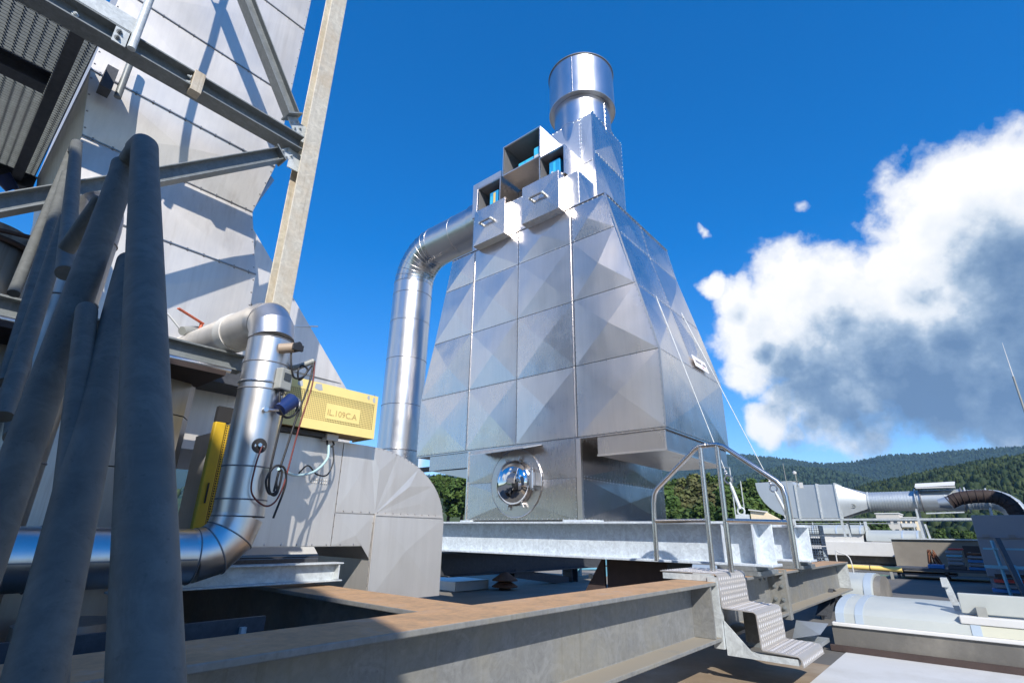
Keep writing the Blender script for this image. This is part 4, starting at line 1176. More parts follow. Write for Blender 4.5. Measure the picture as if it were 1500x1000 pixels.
# body side walls are split into sheets along the seams
def wall_sheet(name, pts, y, out=-1, mat='duct_steel', parent=t, dy=0.0):
    return obj(name, MB().extrude([(x, y, z) for x, z in pts], (0, .004*out*-1, 0)), mat, parent)
core_poly = [(x, YD0+.012, z) for x, z in (outer+inner)]
obj('duct_body', MB().extrude(core_poly, (0, YD1-YD0-.012, 0)), 'duct_steel', t, smooth=25)
def facet(name, pts, lift, apex=None):
    """thin sheet set proud of the duct side; its apex is raised so that the sheet is creased"""
    m = MB(); c = apex or (sum(p[0] for p in pts)/len(pts), sum(p[1] for p in pts)/len(pts))
    n = len(pts)
    vs = [(x, YD0, z) for x, z in pts]+[(c[0], YD0-lift, c[1])]+[(x, YD0+.012, z) for x, z in pts]
    fs = [(i, n, (i+1) % n) for i in range(n)]+[(i, (i+1) % n, n+1+(i+1) % n, n+1+i) for i in range(n)]
    m.add(vs, fs); return obj(name, m, 'duct_steel', t)
g = .003
facet('side_panel', [(1.18, -.088), (1.845-g, -.088), (1.845-g, top-.004), (1.18, top-.004)], .006)
facet('side_panel', [(1.845+g, -.088), (2.08, -.088), (2.125, -.16), (2.14-g, .10), (1.845+g, .10)], .004)
fan = [(1.845+g, top-.004)]+[(x-.004, z-.004) for x, z in ell if z > .112]+[(2.745, .106)]
hub = (2.14, .106)
cuts = [0, 1, 4, 7, 10, len(fan)-1]
facet('side_panel', [(1.845+g, .106), hub, fan[1], fan[0]], .006)
for i in range(1, len(cuts)-1):
    facet('fan_panel', [hub]+fan[cuts[i]:cuts[i+1]+1][::-1], .007 if i % 2 else .002, (hub[0]*.35+fan[(cuts[i]+cuts[i+1])//2][0]*.65, hub[1]*.35+fan[(cuts[i]+cuts[i+1])//2][1]*.65))
facet('side_panel', [(2.146, .10), (2.146, -.42), (2.755, -.42), (2.755, .08), (2.75, .10)], .012, (2.42, -.12))
dr = MB()
rivets(dr, (1.845, YD0-.001, -.07), (1.845, YD0-.001, .52), (0, -1, 0), .06, .005); rivets(dr, (1.87, YD0-.004, .115), (2.70, YD0-.004, .115), (0, -1, 0), .06, .005)
rivets(dr, (2.13, YD0-.004, -.40), (2.13, YD0-.004, .08), (0, -1, 0), .06, .005); rivets(dr, (1.2, YD0-.001, -.08), (2.05, YD0-.001, -.08), (0, -1, 0), .09, .005)
for i in range(len(ell)-1): rivets(dr, (ell[i][0], YD0-.002, ell[i][1]-.01), (ell[i+1][0], YD0-.002, ell[i+1][1]-.01), (0, -1, 0), .03, .004)
obj('rivets', dr, 'stack_steel_dull', t, kind='stuff')
obj('seam', MB().bar((2.14, YD0-.003, .103), (2.74, YD0-.003, .103), .008, .012).bar((2.143, YD0-.003, .1), (2.143, YD0-.003, -.42), .012, .008), 'tower_steel', t)
obj('stencil', text_mesh and MB().box(1.60, 1.601, YD0-.01, YD0-.009, .31, .311), 'white', t) if False else None
mk = MB()
for kk in range(10):
    for rr_ in (0, 1): mk.box(1.655+kk*.0135, 1.664+kk*.0135, YD0-.008, YD0-.0072, .268+rr_*.018, .279+rr_*.018)
obj('stencil_marks', mk, 'white', t, kind='stuff')
t = thing('steel_channel', (1.4, 2.93, -.26), 'short galvanised I beam lying under the curved duct', 'steel beam')
obj('beam_section', ibeam(.75, 1.875, 'x', 2.93, -.175, .10, .10, .008, .006), 'galv_light', t, bev=.002)
obj('end_plate', MB().box(1.845, 1.853, 2.885, 2.975, -.265, -.184), 'galv_light', t)
t = thing('tray', (1.7, 3.9, -.1), 'white sheet edge visible beneath the curved duct', 'sheet')
obj('plate', MB().box(1.6, 2.75, 4.6, 4.66, -.20, -.13), 'white', t)

t = thing('shade_backdrop', (2.2, 5.3, ZR), 'dark added skid in the deep shade under the curved duct', 'backdrop')
obj('casing', MB().box(1.2, 3.4, 5.0, 5.8, ZR, -.24), 'black_matt', t)  # dark box added as a backdrop standing in for shade under the duct
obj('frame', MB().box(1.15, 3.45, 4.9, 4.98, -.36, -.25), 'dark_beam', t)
# ---- yellow perforated guards ----
def perforated(mb, o, ex, ey, nx, ny, px, hole, skip=None):
    """sheet of nx x ny cells, each a square frame round a square hole"""
    o = Vector(o); ex = Vector(ex); ey = Vector(ey); h = (px-hole)/2
    for i in range(nx):
        for j in range(ny):
            if skip and skip(i, j):
                a = o+ex*(i*px)+ey*(j*px); mb.add([a, a+ex*px, a+ex*px+ey*px, a+ey*px], [(0, 1, 2, 3)]); continue
            a = o+ex*(i*px)+ey*(j*px)
            O = [a, a+ex*px, a+ex*px+ey*px, a+ey*px]; I = [a+ex*h+ey*h, a+ex*(px-h)+ey*h, a+ex*(px-h)+ey*(px-h), a+ex*h+ey*(px-h)]
            mb.add(O+I, [(0, 1, 5, 4), (1, 2, 6, 5), (2, 3, 7, 6), (3, 0, 4, 7)])
YG = 2.88
t = thing('drive_guard', (1.63, 3.0, .57), 'yellow perforated guard box with peeling paint on top of the curved duct', 'machine guard')
gx0, gx1, gz0, gz1 = 1.27, 1.985, .565, .850
m = MB(); px_ = .0115
nx = int((gx1-gx0-.03)/px_); nz = int((gz1-gz0-.105)/px_); sx0, sz0 = gx0+.015, gz0+.055
def skip(i, j):
    x = sx0+i*px_; z = sz0+j*px_
    return 1.615 < x < 1.852 and .632 < z < .728
perforated(m, (sx0, YG, sz0), (1, 0, 0), (0, 0, 1), nx, nz, px_, .0072, skip)
obj('mesh_front', m, 'yellow', t)
ex_, ez_ = sx0+nx*px_, sz0+nz*px_
m = MB()
m.add([(gx0, YG, gz0), (gx1, YG, gz0), (gx1, YG, sz0), (gx0, YG, sz0)], [(0, 1, 2, 3)])
m.add([(gx0, YG, ez_), (gx1, YG, ez_), (gx1, YG, gz1), (gx0, YG, gz1)], [(0, 1, 2, 3)])
m.add([(gx0, YG, sz0), (sx0, YG, sz0), (sx0, YG, ez_), (gx0, YG, ez_)], [(0, 1, 2, 3)])
m.add([(ex_, YG, sz0), (gx1, YG, sz0), (gx1, YG, ez_), (ex_, YG, ez_)], [(0, 1, 2, 3)])
m.add([(gx1, YG, gz0), (gx1, YG+.25, gz0), (gx1, YG+.25, gz1), (gx1, YG, gz1)], [(0, 1, 2, 3)])
m.add([(gx0, YG, gz0), (gx0, YG+.25, gz0), (gx0, YG+.25, gz1), (gx0, YG, gz1)], [(3, 2, 1, 0)])
m.add([(gx0, YG, gz1), (gx1, YG, gz1), (gx1, YG+.25, gz1), (gx0, YG+.25, gz1)], [(0, 1, 2, 3)])
obj('housing', m, 'yellow', t)
obj('interior', MB().box(gx0+.01, gx1-.01, YG+.03, YG+.24, gz0+.01, gz1-.01), 'engraved', t)
for xx, ww, z0, z1 in ((1.43, .035, .80, .835), (1.55, .055, .80, .84), (1.91, .02, .812, .84), (1.955, .022, .80, .835), (1.985-.03, .012, .845, .849)):
    obj('peeled_patch', MB().extrude([(xx-ww*.4, YG-.0006, z1), (xx+ww*.3, YG-.0006, z1+.004), (xx+ww*.5, YG-.0006, z0+.008), (xx+ww*.1, YG-.0006, z0), (xx-ww*.5, YG-.0006, z0+.012)][::-1], (0, -.0004, 0)), 'peeled', t)
lab = text_mesh('IL.109C.A', .052, (1.733, YG-.0015, .680), (1, 0, 0), (0, 0, 1), .0004); link_mesh('lettering', lab, 'engraved', t)
obj('junction_box', MB().box(1.68, 1.76, 2.93, 2.99, .525, .562), 'white', t, bev=.003)
obj('bracket', MB().box(1.25, 1.72, 2.95, 3.1, .542, .563), 'dark_beam', t)
m = MB().tube([(1.70, 2.96, .525), (1.70, 2.95, .50), (1.72, 2.95, .485)], .006, 8).tube([(1.74, 2.96, .525), (1.745, 2.95, .505), (1.73, 2.95, .488)], .006, 8)
obj('gland', m, 'black', t)

t = thing('belt_guard', (1.08, 2.95, -.3), 'tall deep yellow guard with a perforated edge, left of the insulated pipe', 'machine guard')
obj('housing', MB().box(1.042, 1.098, 2.96, 3.0, -.15, .535), 'yellow_deep', t, bev=.006)
m = MB(); perforated(m, (1.099, 2.961, -.15), (1, 0, 0), (0, 0, 1), 4, 54, .0125, .0075); obj('mesh_edge', m, 'yellow_deep', t)
obj('interior', MB().box(1.10, 1.15, 2.975, 3.0, -.15, .53), 'black_matt', t)
obj('slot', MB().box(1.068, 1.076, 2.955, 2.9585, .12, .22), 'black', t)
obj('cap', MB().box(1.045, 1.12, 2.965, 3.0, .536, .62), 'black_matt', t)  # black block standing in for the shaded recess above the guard

# ================================================================== INSULATED PIPE
t = thing('insulated_pipe', (1.12, 2.65, -.2), 'shiny insulated pipe with sharp elbows carrying cables, left of centre', 'pipe')
IR = .112; ix, iy = 1.12, 2.65; hz = -.115; uz = 1.085
e1 = arc((ix-.17, iy, hz+.17), .17, -math.pi/2, 0, 3, (1, 0, 0), (0, 0, 1))
e2 = arc((ix, iy+.15, uz-.15), .15, math.pi, math.pi/2, 3, (0, 1, 0), (0, 0, 1))
obj('pipe_section', MB().tube([(-1.5, iy, hz), (ix-.17, iy, hz)], IR, 48), 'pipe_steel', t, smooth=50)
obj('elbow', MB().tube(e1, IR*1.01, 48), 'pipe_steel', t, smooth=15)
for a, b in ((hz+.17, .28), (.28, .66), (.66, .80), (.80, uz-.15)):
    obj('pipe_section', MB().tube([(ix, iy, a), (ix, iy, b)], IR if a < .6 else IR*1.004, 48), 'pipe_steel', t, smooth=50)
obj('elbow', MB().tube(e2, IR*1.015, 48), 'pipe_steel', t, smooth=15)
obj('pipe_section', MB().tube([(ix, iy+.15, uz), (ix, 4.12, uz+.10)], IR, 48), 'tower_steel', t, smooth=50)
obj('band', MB().tube([(ix, 3.12, uz+.024), (ix, 3.22, uz+.034)], IR*1.05, 48), 'white', t, smooth=50)
for p, d in [((ix, iy, z), (0, 0, 1)) for z in (hz+.17, .13, .28, .66, .80, .935)]+[(e1[i], (math.cos(i*math.pi/6), 0, math.sin(i*math.pi/6))) for i in (0, 1, 2, 3)]+[(e2[0], (0, 0, 1)), (e2[2], (0, .87, .5)), ((.42, iy, hz), (1, 0, 0)), ((-.2, iy, hz), (1, 0, 0))]:
    obj('seam_ring', MB().ring(p, d, IR*1.008, .0035, 48, 6), 'duct_inner', t, smooth=60)
obj('seam', MB().bar((-.3, iy-IR-.001, hz-.01), (ix-.18, iy-IR-.001, hz-.01), .004, .006), 'duct_inner', t)
m = MB()
for x in (.3, .66, .84): bolt(m, (x, iy-IR, hz+.005), (0, -1, 0), .004, .003)
obj('screw', m, 'duct_inner', t)
obj('clamp_band', MB().ring((ix, iy, .695), (0, 0, 1), IR*1.02, .006, 48, 6), 'bright_steel', t, smooth=60)
hole_a = R(-86)
def on_pipe(ang, z, off=0.0): return Vector((ix+(IR+off)*math.cos(R(ang)), iy+(IR+off)*math.sin(R(ang)), z))
def radial(ang): return Vector((math.cos(R(ang)), math.sin(R(ang)), 0))
# dark opening in the jacket
n_ = 24; pts = []
for i in range(n_):
    a = 2*math.pi*i/n_; pts.append(on_pipe(-95+math.degrees(.036*math.cos(a)/IR), .376+.036*math.sin(a), .0012))
ctr = on_pipe(-95, .376, .0012)
m = MB().add(pts+[ctr], [(i, (i+1) % n_, n_) for i in range(n_)])
obj('jacket_opening', m, 'black_matt', t)
obj('sensor', MB().cyl(on_pipe(-97, .378, .001), on_pipe(-97, .378, .02), .009, n=10), 'bright_steel', t)

# fittings mounted on the insulated pipe
t = thing('sensor_head', tuple(on_pipe(-75, .88, .05)), 'brown sensor head with round cap, highest on the insulated pipe', 'sensor')
d = radial(-75); p = on_pipe(-75, .875, 0)
obj('body', MB().cyl(p-Vector((.03, 0, 0)), p+d*.045+Vector((.015, 0, .012)), .026, n=20), 'fitting_brown', t, smooth=40)
obj('cap', MB().cyl(p+d*.045+Vector((.015, 0, .012)), p+d*.075+Vector((.025, 0, .018)), .025, n=20).box(p.x-.005, p.x+.05, p.y-.10, p.y-.085, p.z-.015, p.z+.015), 'black', t, smooth=40)
t = thing('switch_box', tuple(on_pipe(-72, .70, .03)), 'grey switch box with small window on the insulated pipe', 'switch box')
d = radial(-72); s_ = Vector((-d.y, d.x, 0)); p = on_pipe(-72, .715, .022)
m = MB().bar(p-Vector((0, 0, .055)), p+Vector((0, 0, .055)), .075, .045, d); obj('body', m, 'box_grey', t, bev=.006)
m = MB().bar(p+d*.024+Vector((0, 0, -.006)), p+d*.024+Vector((0, 0, .03)), .042, .006, d); obj('window', m, 'window_dark', t)
obj('gland', MB().cyl(p-Vector((0, 0, .055)), p-Vector((0, 0, .08)), .012, n=10), 'black', t)
t = thing('float_switch', tuple(on_pipe(-65, .59, .06)), 'dark blue plastic cup shaped device on the insulated pipe', 'sensor')
p = on_pipe(-62, .585, .035)
obj('cup', MB().tube([p+Vector((-.03, -.02, -.03)), p+Vector((.035, .0, .035))], [.033, .040], 24), 'blue_cap', t, smooth=40)
obj('mount', MB().tube([on_pipe(-100, .548, .0), on_pipe(-100, .548, .035)], .012, 12).tube([on_pipe(-100, .548, .02), p+Vector((-.02, -.01, -.03))], .006, 8), 'bright_steel', t, smooth=40)
t = thing('pressure_gauge', (1.262, 2.57, .625), 'round pale gauge between the blue device and yellow guard', 'gauge')
obj('case', MB().cyl((1.262, 2.59, .625), (1.262, 2.565, .62), .032, n=28), 'bright_steel', t, smooth=40)
obj('dial', MB().cyl((1.262, 2.5648, .62), (1.262, 2.563, .62), .028, n=28), 'white', t)
t = thing('conduit_stub', (1.2, 2.6, .83), 'short corrugated conduit arm sticking out of the insulated pipe', 'conduit')
pts = [(1.20, 2.62, .795), (1.25, 2.57, .815), (1.315, 2.54, .86)]
m = MB().tube(pts, .014, 14)
for i in range(16):
    q_ = Vector(pts[0]).lerp(Vector(pts[1]), i/8) if i < 8 else Vector(pts[1]).lerp(Vector(pts[2]), (i-8)/8)
    m.ring(q_, Vector(pts[2])-Vector(pts[0]), .0145, .0022, 14, 5)
obj('conduit', m, 'box_grey', t, smooth=60)

def catmull(P, n=8):
    P = [Vector(p) for p in P]; out = []
    Q = [P[0]*2-P[1]]+P+[P[-1]*2-P[-2]]
    for i in range(1, len(Q)-2):
        for k in range(n):
            u = k/n; a, b, c, d = Q[i-1], Q[i], Q[i+1], Q[i+2]
            out.append(0.5*((2*b)+(-a+c)*u+(2*a-5*b+4*c-d)*u*u+(-a+3*b-3*c+d)*u**3))
    out.append(P[-1]); return out
def cable(pts, r, mat, label, name='cable'):
    o = obj(name, MB().tube(catmull(pts), r, 8), mat, smooth=60)
    return tag(o, label, 'cable')
YC = 2.535
cable([(1.315, YC, .86), (1.30, YC-.01, .72), (1.265, YC-.01, .55), (1.235, YC-.01, .36), (1.215, YC-.01, .23), (1.225, YC-.01, .175), (1.185, YC-.02, .16), (1.16, YC-.02, .22), (1.19, YC-.02, .285), (1.24, YC-.02, .28), (1.262, YC-.01, .20), (1.23, YC-.01, .05)], .0055, 'black', 'black cable hanging from the conduit arm into a coil')
cable([(1.318, YC, .858), (1.318, YC-.012, .72), (1.285, YC-.012, .50), (1.262, YC-.012, .28), (1.25, YC-.012, .19), (1.22, YC-.015, .12), (1.17, YC-.018, .105), (1.10, YC-.025, .16), (1.095, YC-.025, .27), (1.115, YC-.012, .376)], .0042, 'cable_red', 'dark red cable looping from the conduit arm to the pipe opening')
cable([(1.170, YC-.02, .88), (1.175, YC-.035, .80), (1.205, YC-.03, .735), (1.255, YC-.02, .75), (1.275, YC-.02, .795), (1.24, YC-.02, .81), (1.225, YC-.02, .77), (1.25, YC-.01, .735), (1.305, YC, .83)], .005, 'black', 'thin black cable looping between the brown sensor head and the conduit arm')
cable([(1.145, YC-.03, .645), (1.150, YC-.035, .60), (1.165, YC-.035, .55), (1.20, YC-.03, .525), (1.245, YC-.02, .55), (1.255, YC-.02, .60)], .006, 'black', 'black cable from the switch box round the blue cup')
cable([(1.185, YC-.02, .53), (1.18, YC-.015, .40), (1.175, YC-.012, .26), (1.19, YC-.012, .17), (1.225, YC-.012, .16), (1.235, YC-.012, .25), (1.22, YC-.012, .27), (1.21, YC-.012, .17)], .0055, 'black', 'black cable dropping straight below the blue cup into a coil')
cable([(1.70, 2.93, .49), (1.66, 2.86, .40), (1.56, 2.80, .315), (1.42, 2.72, .275), (1.30, 2.62, .275), (1.21, YC-.02, .275)], .0075, 'hose_cyan', 'pale cyan hose running from under the yellow guard to the cables', 'hose')
cable([(1.735, 2.94, .49), (1.745, 2.93, .40), (1.71, 2.92, .315), (1.63, 2.90, .31), (1.53, 2.83, .345), (1.43, 2.73, .29)], .0045, 'black', 'thin black lead sagging from the white junction box')

# ball valve with orange lever at the tower foot
t = thing('drain_valve', (1.08, 3.85, 1.25), 'small grey valve with an orange lever beside the pipe at the tower foot', 'valve')
obj('body', MB().cyl((1.0, 3.78, 1.24), (1.12, 3.85, 1.30), .03, n=16).cyl((1.05, 3.82, 1.15), (1.06, 3.82, 1.25), .018, n=12), 'box_grey', t, smooth=40)
obj('lever', MB().bar((1.12, 3.80, 1.335), (.93, 3.72, 1.365), .022, .008), 'lever_orange', t)
obj('stem', MB().cyl((1.11, 3.80, 1.29), (1.11, 3.80, 1.335), .012, n=10), 'lever_orange', t)
o = obj('cable', MB().tube(catmull([(.62, 3.70, 1.18), (.64, 3.72, 1.30), (.74, 3.74, 1.36), (.86, 3.76, 1.34), (1.0, 3.80, 1.25)]), .006, 8), 'cable_white', smooth=60); tag(o, 'pale thin tube arching beside the orange levered valve', 'cable')

# ================================================================== STEEL FRAME AND PLATFORM, TOP LEFT
YF = 3.60
t = thing('steel_column', (1.52, YF, .9), 'tall stained H column standing behind the insulated pipe elbow', 'steel column')
obj('column_section', hbar((1.515, YF, .9), (1.515, YF, 7.0), .14, .14, .012, .008, (0, 1, 0)), 'galv_column', t, bev=.003)
obj('gusset', MB().box(1.38, 1.508, YF-.005, YF+.005, 3.04, 3.20).box(1.38, 1.508, YF-.005, YF+.005, 2.74, 2.91), 'galv_light', t)
obj('base_plate', MB().box(1.42, 1.61, YF-.1, YF+.1, .885, .90), 'galv_light', t)

t = thing('platform_beam', (0, YF, 2.92), 'dark long H beam carrying the grating platform, running to the column', 'steel beam')
obj('beam_section', ibeam(-2.2, 1.44, 'x', YF, 3.045, .13, .14, .012, .008), 'galv_frame', t, bev=.002)
obj('clamp_plate', MB().box(.605, .675, YF-.085, YF-.005, 2.875, 3.05), 'galv_column', t, bev=.002)
m = MB(); bolt(m, (.60, YF-.04, 2.95), (-1, 0, 0), .010, .012); bolt(m, (.60, YF-.04, 3.0), (-1, 0, 0), .010, .012); bolt(m, (-.05, YF-.012, 2.985), (0, -1, 0), .012, .010)
obj('bolts', m, 'galv_light', t)
obj('stub_plate', MB().box(.14, .215, YF-.082, YF-.072, 2.90, 3.02), 'galv_light', t)
m = MB(); bolt(m, (.165, YF-.083, 2.935), (0, -1, 0), .011, .012); bolt(m, (.165, YF-.083, 2.985), (0, -1, 0), .011, .012)
obj('bolts', m, 'galv_frame', t)

def brace(name, p0, p1, label, mat):
    t = thing(name, p0, label, 'steel brace')
    obj('brace_section', hbar(p0, p1, .10, .10, .008, .006, (0, 0, 1)), mat, t, bev=.002)
    d = (Vector(p1)-Vector(p0)).normalized()
    obj('end_plate', MB().bar(Vector(p0)-d*.0, Vector(p0)+d*.012, .13, .13, (0, 0, 1)), mat, t)
    obj('fin_plate', MB().bar(Vector(p0)-d*.14, Vector(p0)-d*.001, .012, .09, (0, 0, 1)), 'galv_light', t)
    m = MB()
    for k in (.05, .10):
        for s in (-.025, .025):
            u = d.cross(Vector((0, 1, 0)))
            bolt(m, Vector(p0)-d*k+u*s+Vector((0, -.008, 0)), (0, -1, 0), .008, .008)
    obj('bolts', m, 'galv_light', t)
brace('upper_brace', (1.34, YF, 3.22), (.30, YF, 4.80), 'dark diagonal brace rising left from the column joint', 'galv_frame')
brace('lower_brace', (1.30, YF, 2.80), (-1.6, YF, .15), 'grey diagonal brace falling left from the column joint', 'galv_frame')

t = thing('guard_post', (.245, YF-.10, 2.9), 'round galvanised guard rail post clamped outside the platform beam', 'post')
obj('tube', MB().tube([(.245, YF-.10, 2.90), (.245, YF-.10, 5.2)], .024, 18), 'galv_light', t, smooth=50)
t = thing('guard_post', (.40, 4.02, 2.6), 'short round tube end under the platform beside the dark bracket', 'post')
obj('tube', MB().tube([(.30, 3.98, 2.85), (.30, 3.98, 3.3)], .022, 18), 'galv_frame', t, smooth=50)
obj('bracket', MB().box(.19, .255, 3.94, 4.05, 2.85, 3.04), 'dark_beam', t)

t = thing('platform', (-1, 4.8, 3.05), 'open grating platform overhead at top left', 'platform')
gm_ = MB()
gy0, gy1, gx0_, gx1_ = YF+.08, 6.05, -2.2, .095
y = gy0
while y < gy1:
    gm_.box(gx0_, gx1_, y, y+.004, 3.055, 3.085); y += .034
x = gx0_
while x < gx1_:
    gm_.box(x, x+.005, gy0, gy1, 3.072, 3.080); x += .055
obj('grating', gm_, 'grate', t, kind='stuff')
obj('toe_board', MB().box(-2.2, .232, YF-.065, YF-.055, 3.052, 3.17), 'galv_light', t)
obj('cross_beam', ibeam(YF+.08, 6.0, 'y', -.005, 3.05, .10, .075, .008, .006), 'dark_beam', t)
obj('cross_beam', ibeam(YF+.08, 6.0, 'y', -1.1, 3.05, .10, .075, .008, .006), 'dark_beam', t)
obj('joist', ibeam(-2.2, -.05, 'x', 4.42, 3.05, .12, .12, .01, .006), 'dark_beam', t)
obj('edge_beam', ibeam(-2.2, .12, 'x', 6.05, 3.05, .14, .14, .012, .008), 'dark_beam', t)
obj('edge_bar', MB().box(.096, .104, gy0, gy1, 3.04, 3.088), 'galv_frame', t)
t = thing('floodlight', (-.05, 5.9, 2.75), 'small dark blue lamp housing hung under the platform corner', 'lamp')
obj('housing', MB().cyl((-.10, 5.86, 2.88), (0.0, 5.9, 2.80), .07, .05, 18), 'blue_cap', t, smooth=40)
obj('cable', MB().ring((-.08, 5.9, 2.58), (0, 1, 0), .06, .006, 20, 6), 'black', t)
obj('rod', MB().tube([(-.05, 5.95, 2.55), (-.05, 5.95, 1.9)], .018, 10), 'galv_light', t)

# ================================================================== FOREGROUND RAILS
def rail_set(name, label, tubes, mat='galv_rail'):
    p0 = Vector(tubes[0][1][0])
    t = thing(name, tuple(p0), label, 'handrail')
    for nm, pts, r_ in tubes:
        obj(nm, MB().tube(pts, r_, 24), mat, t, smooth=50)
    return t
def lerp(a, b, k): return tuple(Vector(a).lerp(Vector(b), k))
A0, A1 = (.145, 1.07, .682), (.147, .438, -.096)
B0, B1 = (.138, 1.184, .676), (.106, .952, .058)
r0 = .0225
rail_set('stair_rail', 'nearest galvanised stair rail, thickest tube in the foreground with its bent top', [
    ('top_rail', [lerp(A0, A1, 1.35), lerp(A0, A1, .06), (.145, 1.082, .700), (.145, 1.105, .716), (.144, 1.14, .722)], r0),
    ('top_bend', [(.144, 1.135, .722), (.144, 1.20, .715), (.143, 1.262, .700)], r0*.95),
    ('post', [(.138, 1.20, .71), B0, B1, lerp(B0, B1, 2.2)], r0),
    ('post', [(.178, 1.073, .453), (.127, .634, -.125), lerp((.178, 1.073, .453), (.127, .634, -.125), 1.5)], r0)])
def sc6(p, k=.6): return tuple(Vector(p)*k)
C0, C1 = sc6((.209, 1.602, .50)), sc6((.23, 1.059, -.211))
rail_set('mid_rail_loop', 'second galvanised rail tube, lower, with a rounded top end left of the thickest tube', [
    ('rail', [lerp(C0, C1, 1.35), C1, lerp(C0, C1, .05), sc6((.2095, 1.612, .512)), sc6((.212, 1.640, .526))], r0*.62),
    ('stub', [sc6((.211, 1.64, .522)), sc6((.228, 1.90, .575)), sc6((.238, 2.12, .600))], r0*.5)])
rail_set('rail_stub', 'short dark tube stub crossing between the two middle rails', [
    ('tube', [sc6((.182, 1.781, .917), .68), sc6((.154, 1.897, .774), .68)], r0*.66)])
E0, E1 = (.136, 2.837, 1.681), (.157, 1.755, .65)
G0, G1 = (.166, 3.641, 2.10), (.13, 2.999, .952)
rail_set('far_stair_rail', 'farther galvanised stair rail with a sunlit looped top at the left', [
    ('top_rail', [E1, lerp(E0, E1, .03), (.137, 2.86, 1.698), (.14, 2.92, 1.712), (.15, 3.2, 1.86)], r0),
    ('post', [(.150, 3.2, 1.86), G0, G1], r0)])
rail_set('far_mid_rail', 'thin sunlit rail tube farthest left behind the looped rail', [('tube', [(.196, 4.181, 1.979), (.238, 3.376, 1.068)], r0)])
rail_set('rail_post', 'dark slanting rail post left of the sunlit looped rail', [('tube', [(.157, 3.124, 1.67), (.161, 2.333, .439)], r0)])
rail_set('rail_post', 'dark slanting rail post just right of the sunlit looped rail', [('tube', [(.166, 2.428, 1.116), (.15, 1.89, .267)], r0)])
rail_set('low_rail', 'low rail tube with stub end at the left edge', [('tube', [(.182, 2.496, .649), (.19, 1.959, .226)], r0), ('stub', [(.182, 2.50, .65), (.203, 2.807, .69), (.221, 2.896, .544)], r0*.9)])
t = thing('cabinet', (.05, 1.1, ZR), 'grey cabinet corner at the lower left edge', 'cabinet')
obj('body', MB().box(-.55, .16, 1.30, 1.75, ZR, -.13), 'box_grey', t, bev=.008)
obj('lid', MB().box(-.56, .13, 1.32, 1.7, -.128, -.10), 'galv_rail', t, bev=.006)
# clutter below the long insulated pipe
t = thing('cable_tray', (.7, 2.2, -.5), 'dark blue cable tray below the long insulated pipe', 'cable tray')
obj('tray', MB().box(-1.5, 1.15, 2.28, 2.30, -.40, -.33).box(-1.5, 1.15, 2.30, 2.48, -.40, -.39), 'dark_beam', t)
obj('hanger', MB().box(1.05, 1.07, 2.26, 2.30, -.62, -.36).box(1.11, 1.16, 2.26, 2.27, -.62, -.42), 'galv_light', t)
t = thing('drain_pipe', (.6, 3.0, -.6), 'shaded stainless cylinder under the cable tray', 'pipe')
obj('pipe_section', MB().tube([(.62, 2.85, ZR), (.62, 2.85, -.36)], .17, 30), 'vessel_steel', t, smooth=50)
t = thing('roof_sheet', (.9, 2.3, ZR), 'small bright white sheet on the roof below the pipes', 'sheet')
obj('plate', MB().box(.8, 1.35, 2.3, 2.9, ZR+.02, ZR+.03), 'white', t)

# ================================================================== ROOF OBJECTS BEHIND
# --- first skylight, right foreground ---
def vault(name, x0, x1, y0, y1, zc, rise, mat, parent, n=14):
    m = MB(); P = []
    for i in range(n+1):
        a = math.pi*i/n
        P.append(((x0+x1)/2-(x1-x0)/2*math.cos(a), zc+rise*math.sin(a)**.6))
    vs = [(x, y0, z) for x, z in P]+[(x, y1, z) for x, z in P]
    fs = [(i, i+1, n+2+i, n+1+i) for i in range(n)]+[tuple(range(n+1)), tuple(range(n+1, 2*n+2))[::-1]]
    m.add(vs, fs); return obj(name, m, mat, parent, smooth=40)
t = thing('skylight', (6.3, -.5, ZR), 'long white barrel vault skylight on a dark curb at the right front', 'skylight')
obj('curb', MB().box(5.68, 7.02, -6, 1.13, ZR, -.705), 'curb_felt', t)
obj('flange', MB().box(5.66, 7.04, -6, 1.12, -.704, -.675), 'white', t, bev=.006)
vault('vault', 5.69, 7.0, .18, 1.085, -.674, .165, 'skylight_white', t)
vault('vault', 5.69, 7.0, -6.0, .165, -.674, .165, 'skylight_cream', t)
vault('end_band', 5.685, 7.005, 1.025, 1.09, -.674, .168, 'clamp_blue', t)
vault('clamp_band', 5.685, 7.005, .885, .945, -.674, .168, 'clamp_blue', t)
vault('clamp_band', 5.685, 7.005, .12, .18, -.674, .169, 'clamp_blue', t)
fl = obj('vent_flap', MB().box(5.80, 5.86, -3.0, .215, -.535, -.39), 'skylight_white', t, bev=.006)
obj('vent_flap', MB().box(5.70, 5.79, -3.0, .235, -.60, -.545), 'white', t, bev=.006)
obj('latch', MB().box(5.74, 5.795, .06, .12, -.545, -.48), 'box_grey', t)
obj('flap_bracket', MB().extrude([(5.95, .30, -.30), (5.95, .26, -.30), (5.95, .235, -.42), (5.95, .22, -.55), (5.95, .255, -.56), (5.95, .285, -.42)], (.05, 0, 0)).box(5.92, 6.0, .262, .305, -.36, -.29), 'galv_light', t)
obj('rust_strip', MB().box(5.640, 5.678, -6, 1.16, ZR+.005, ZR+.05), 'rust_dark', t)
obj('flashing', MB().add([(5.35, 1.16, -.745), (5.72, 1.16, -.700), (5.72, 1.42, -.700), (5.35, 1.38, -.80)], [(0, 1, 2, 3)]).box(5.38, 5.70, 1.17, 1.38, -.84, -.81), 'zinc_sheet', t)
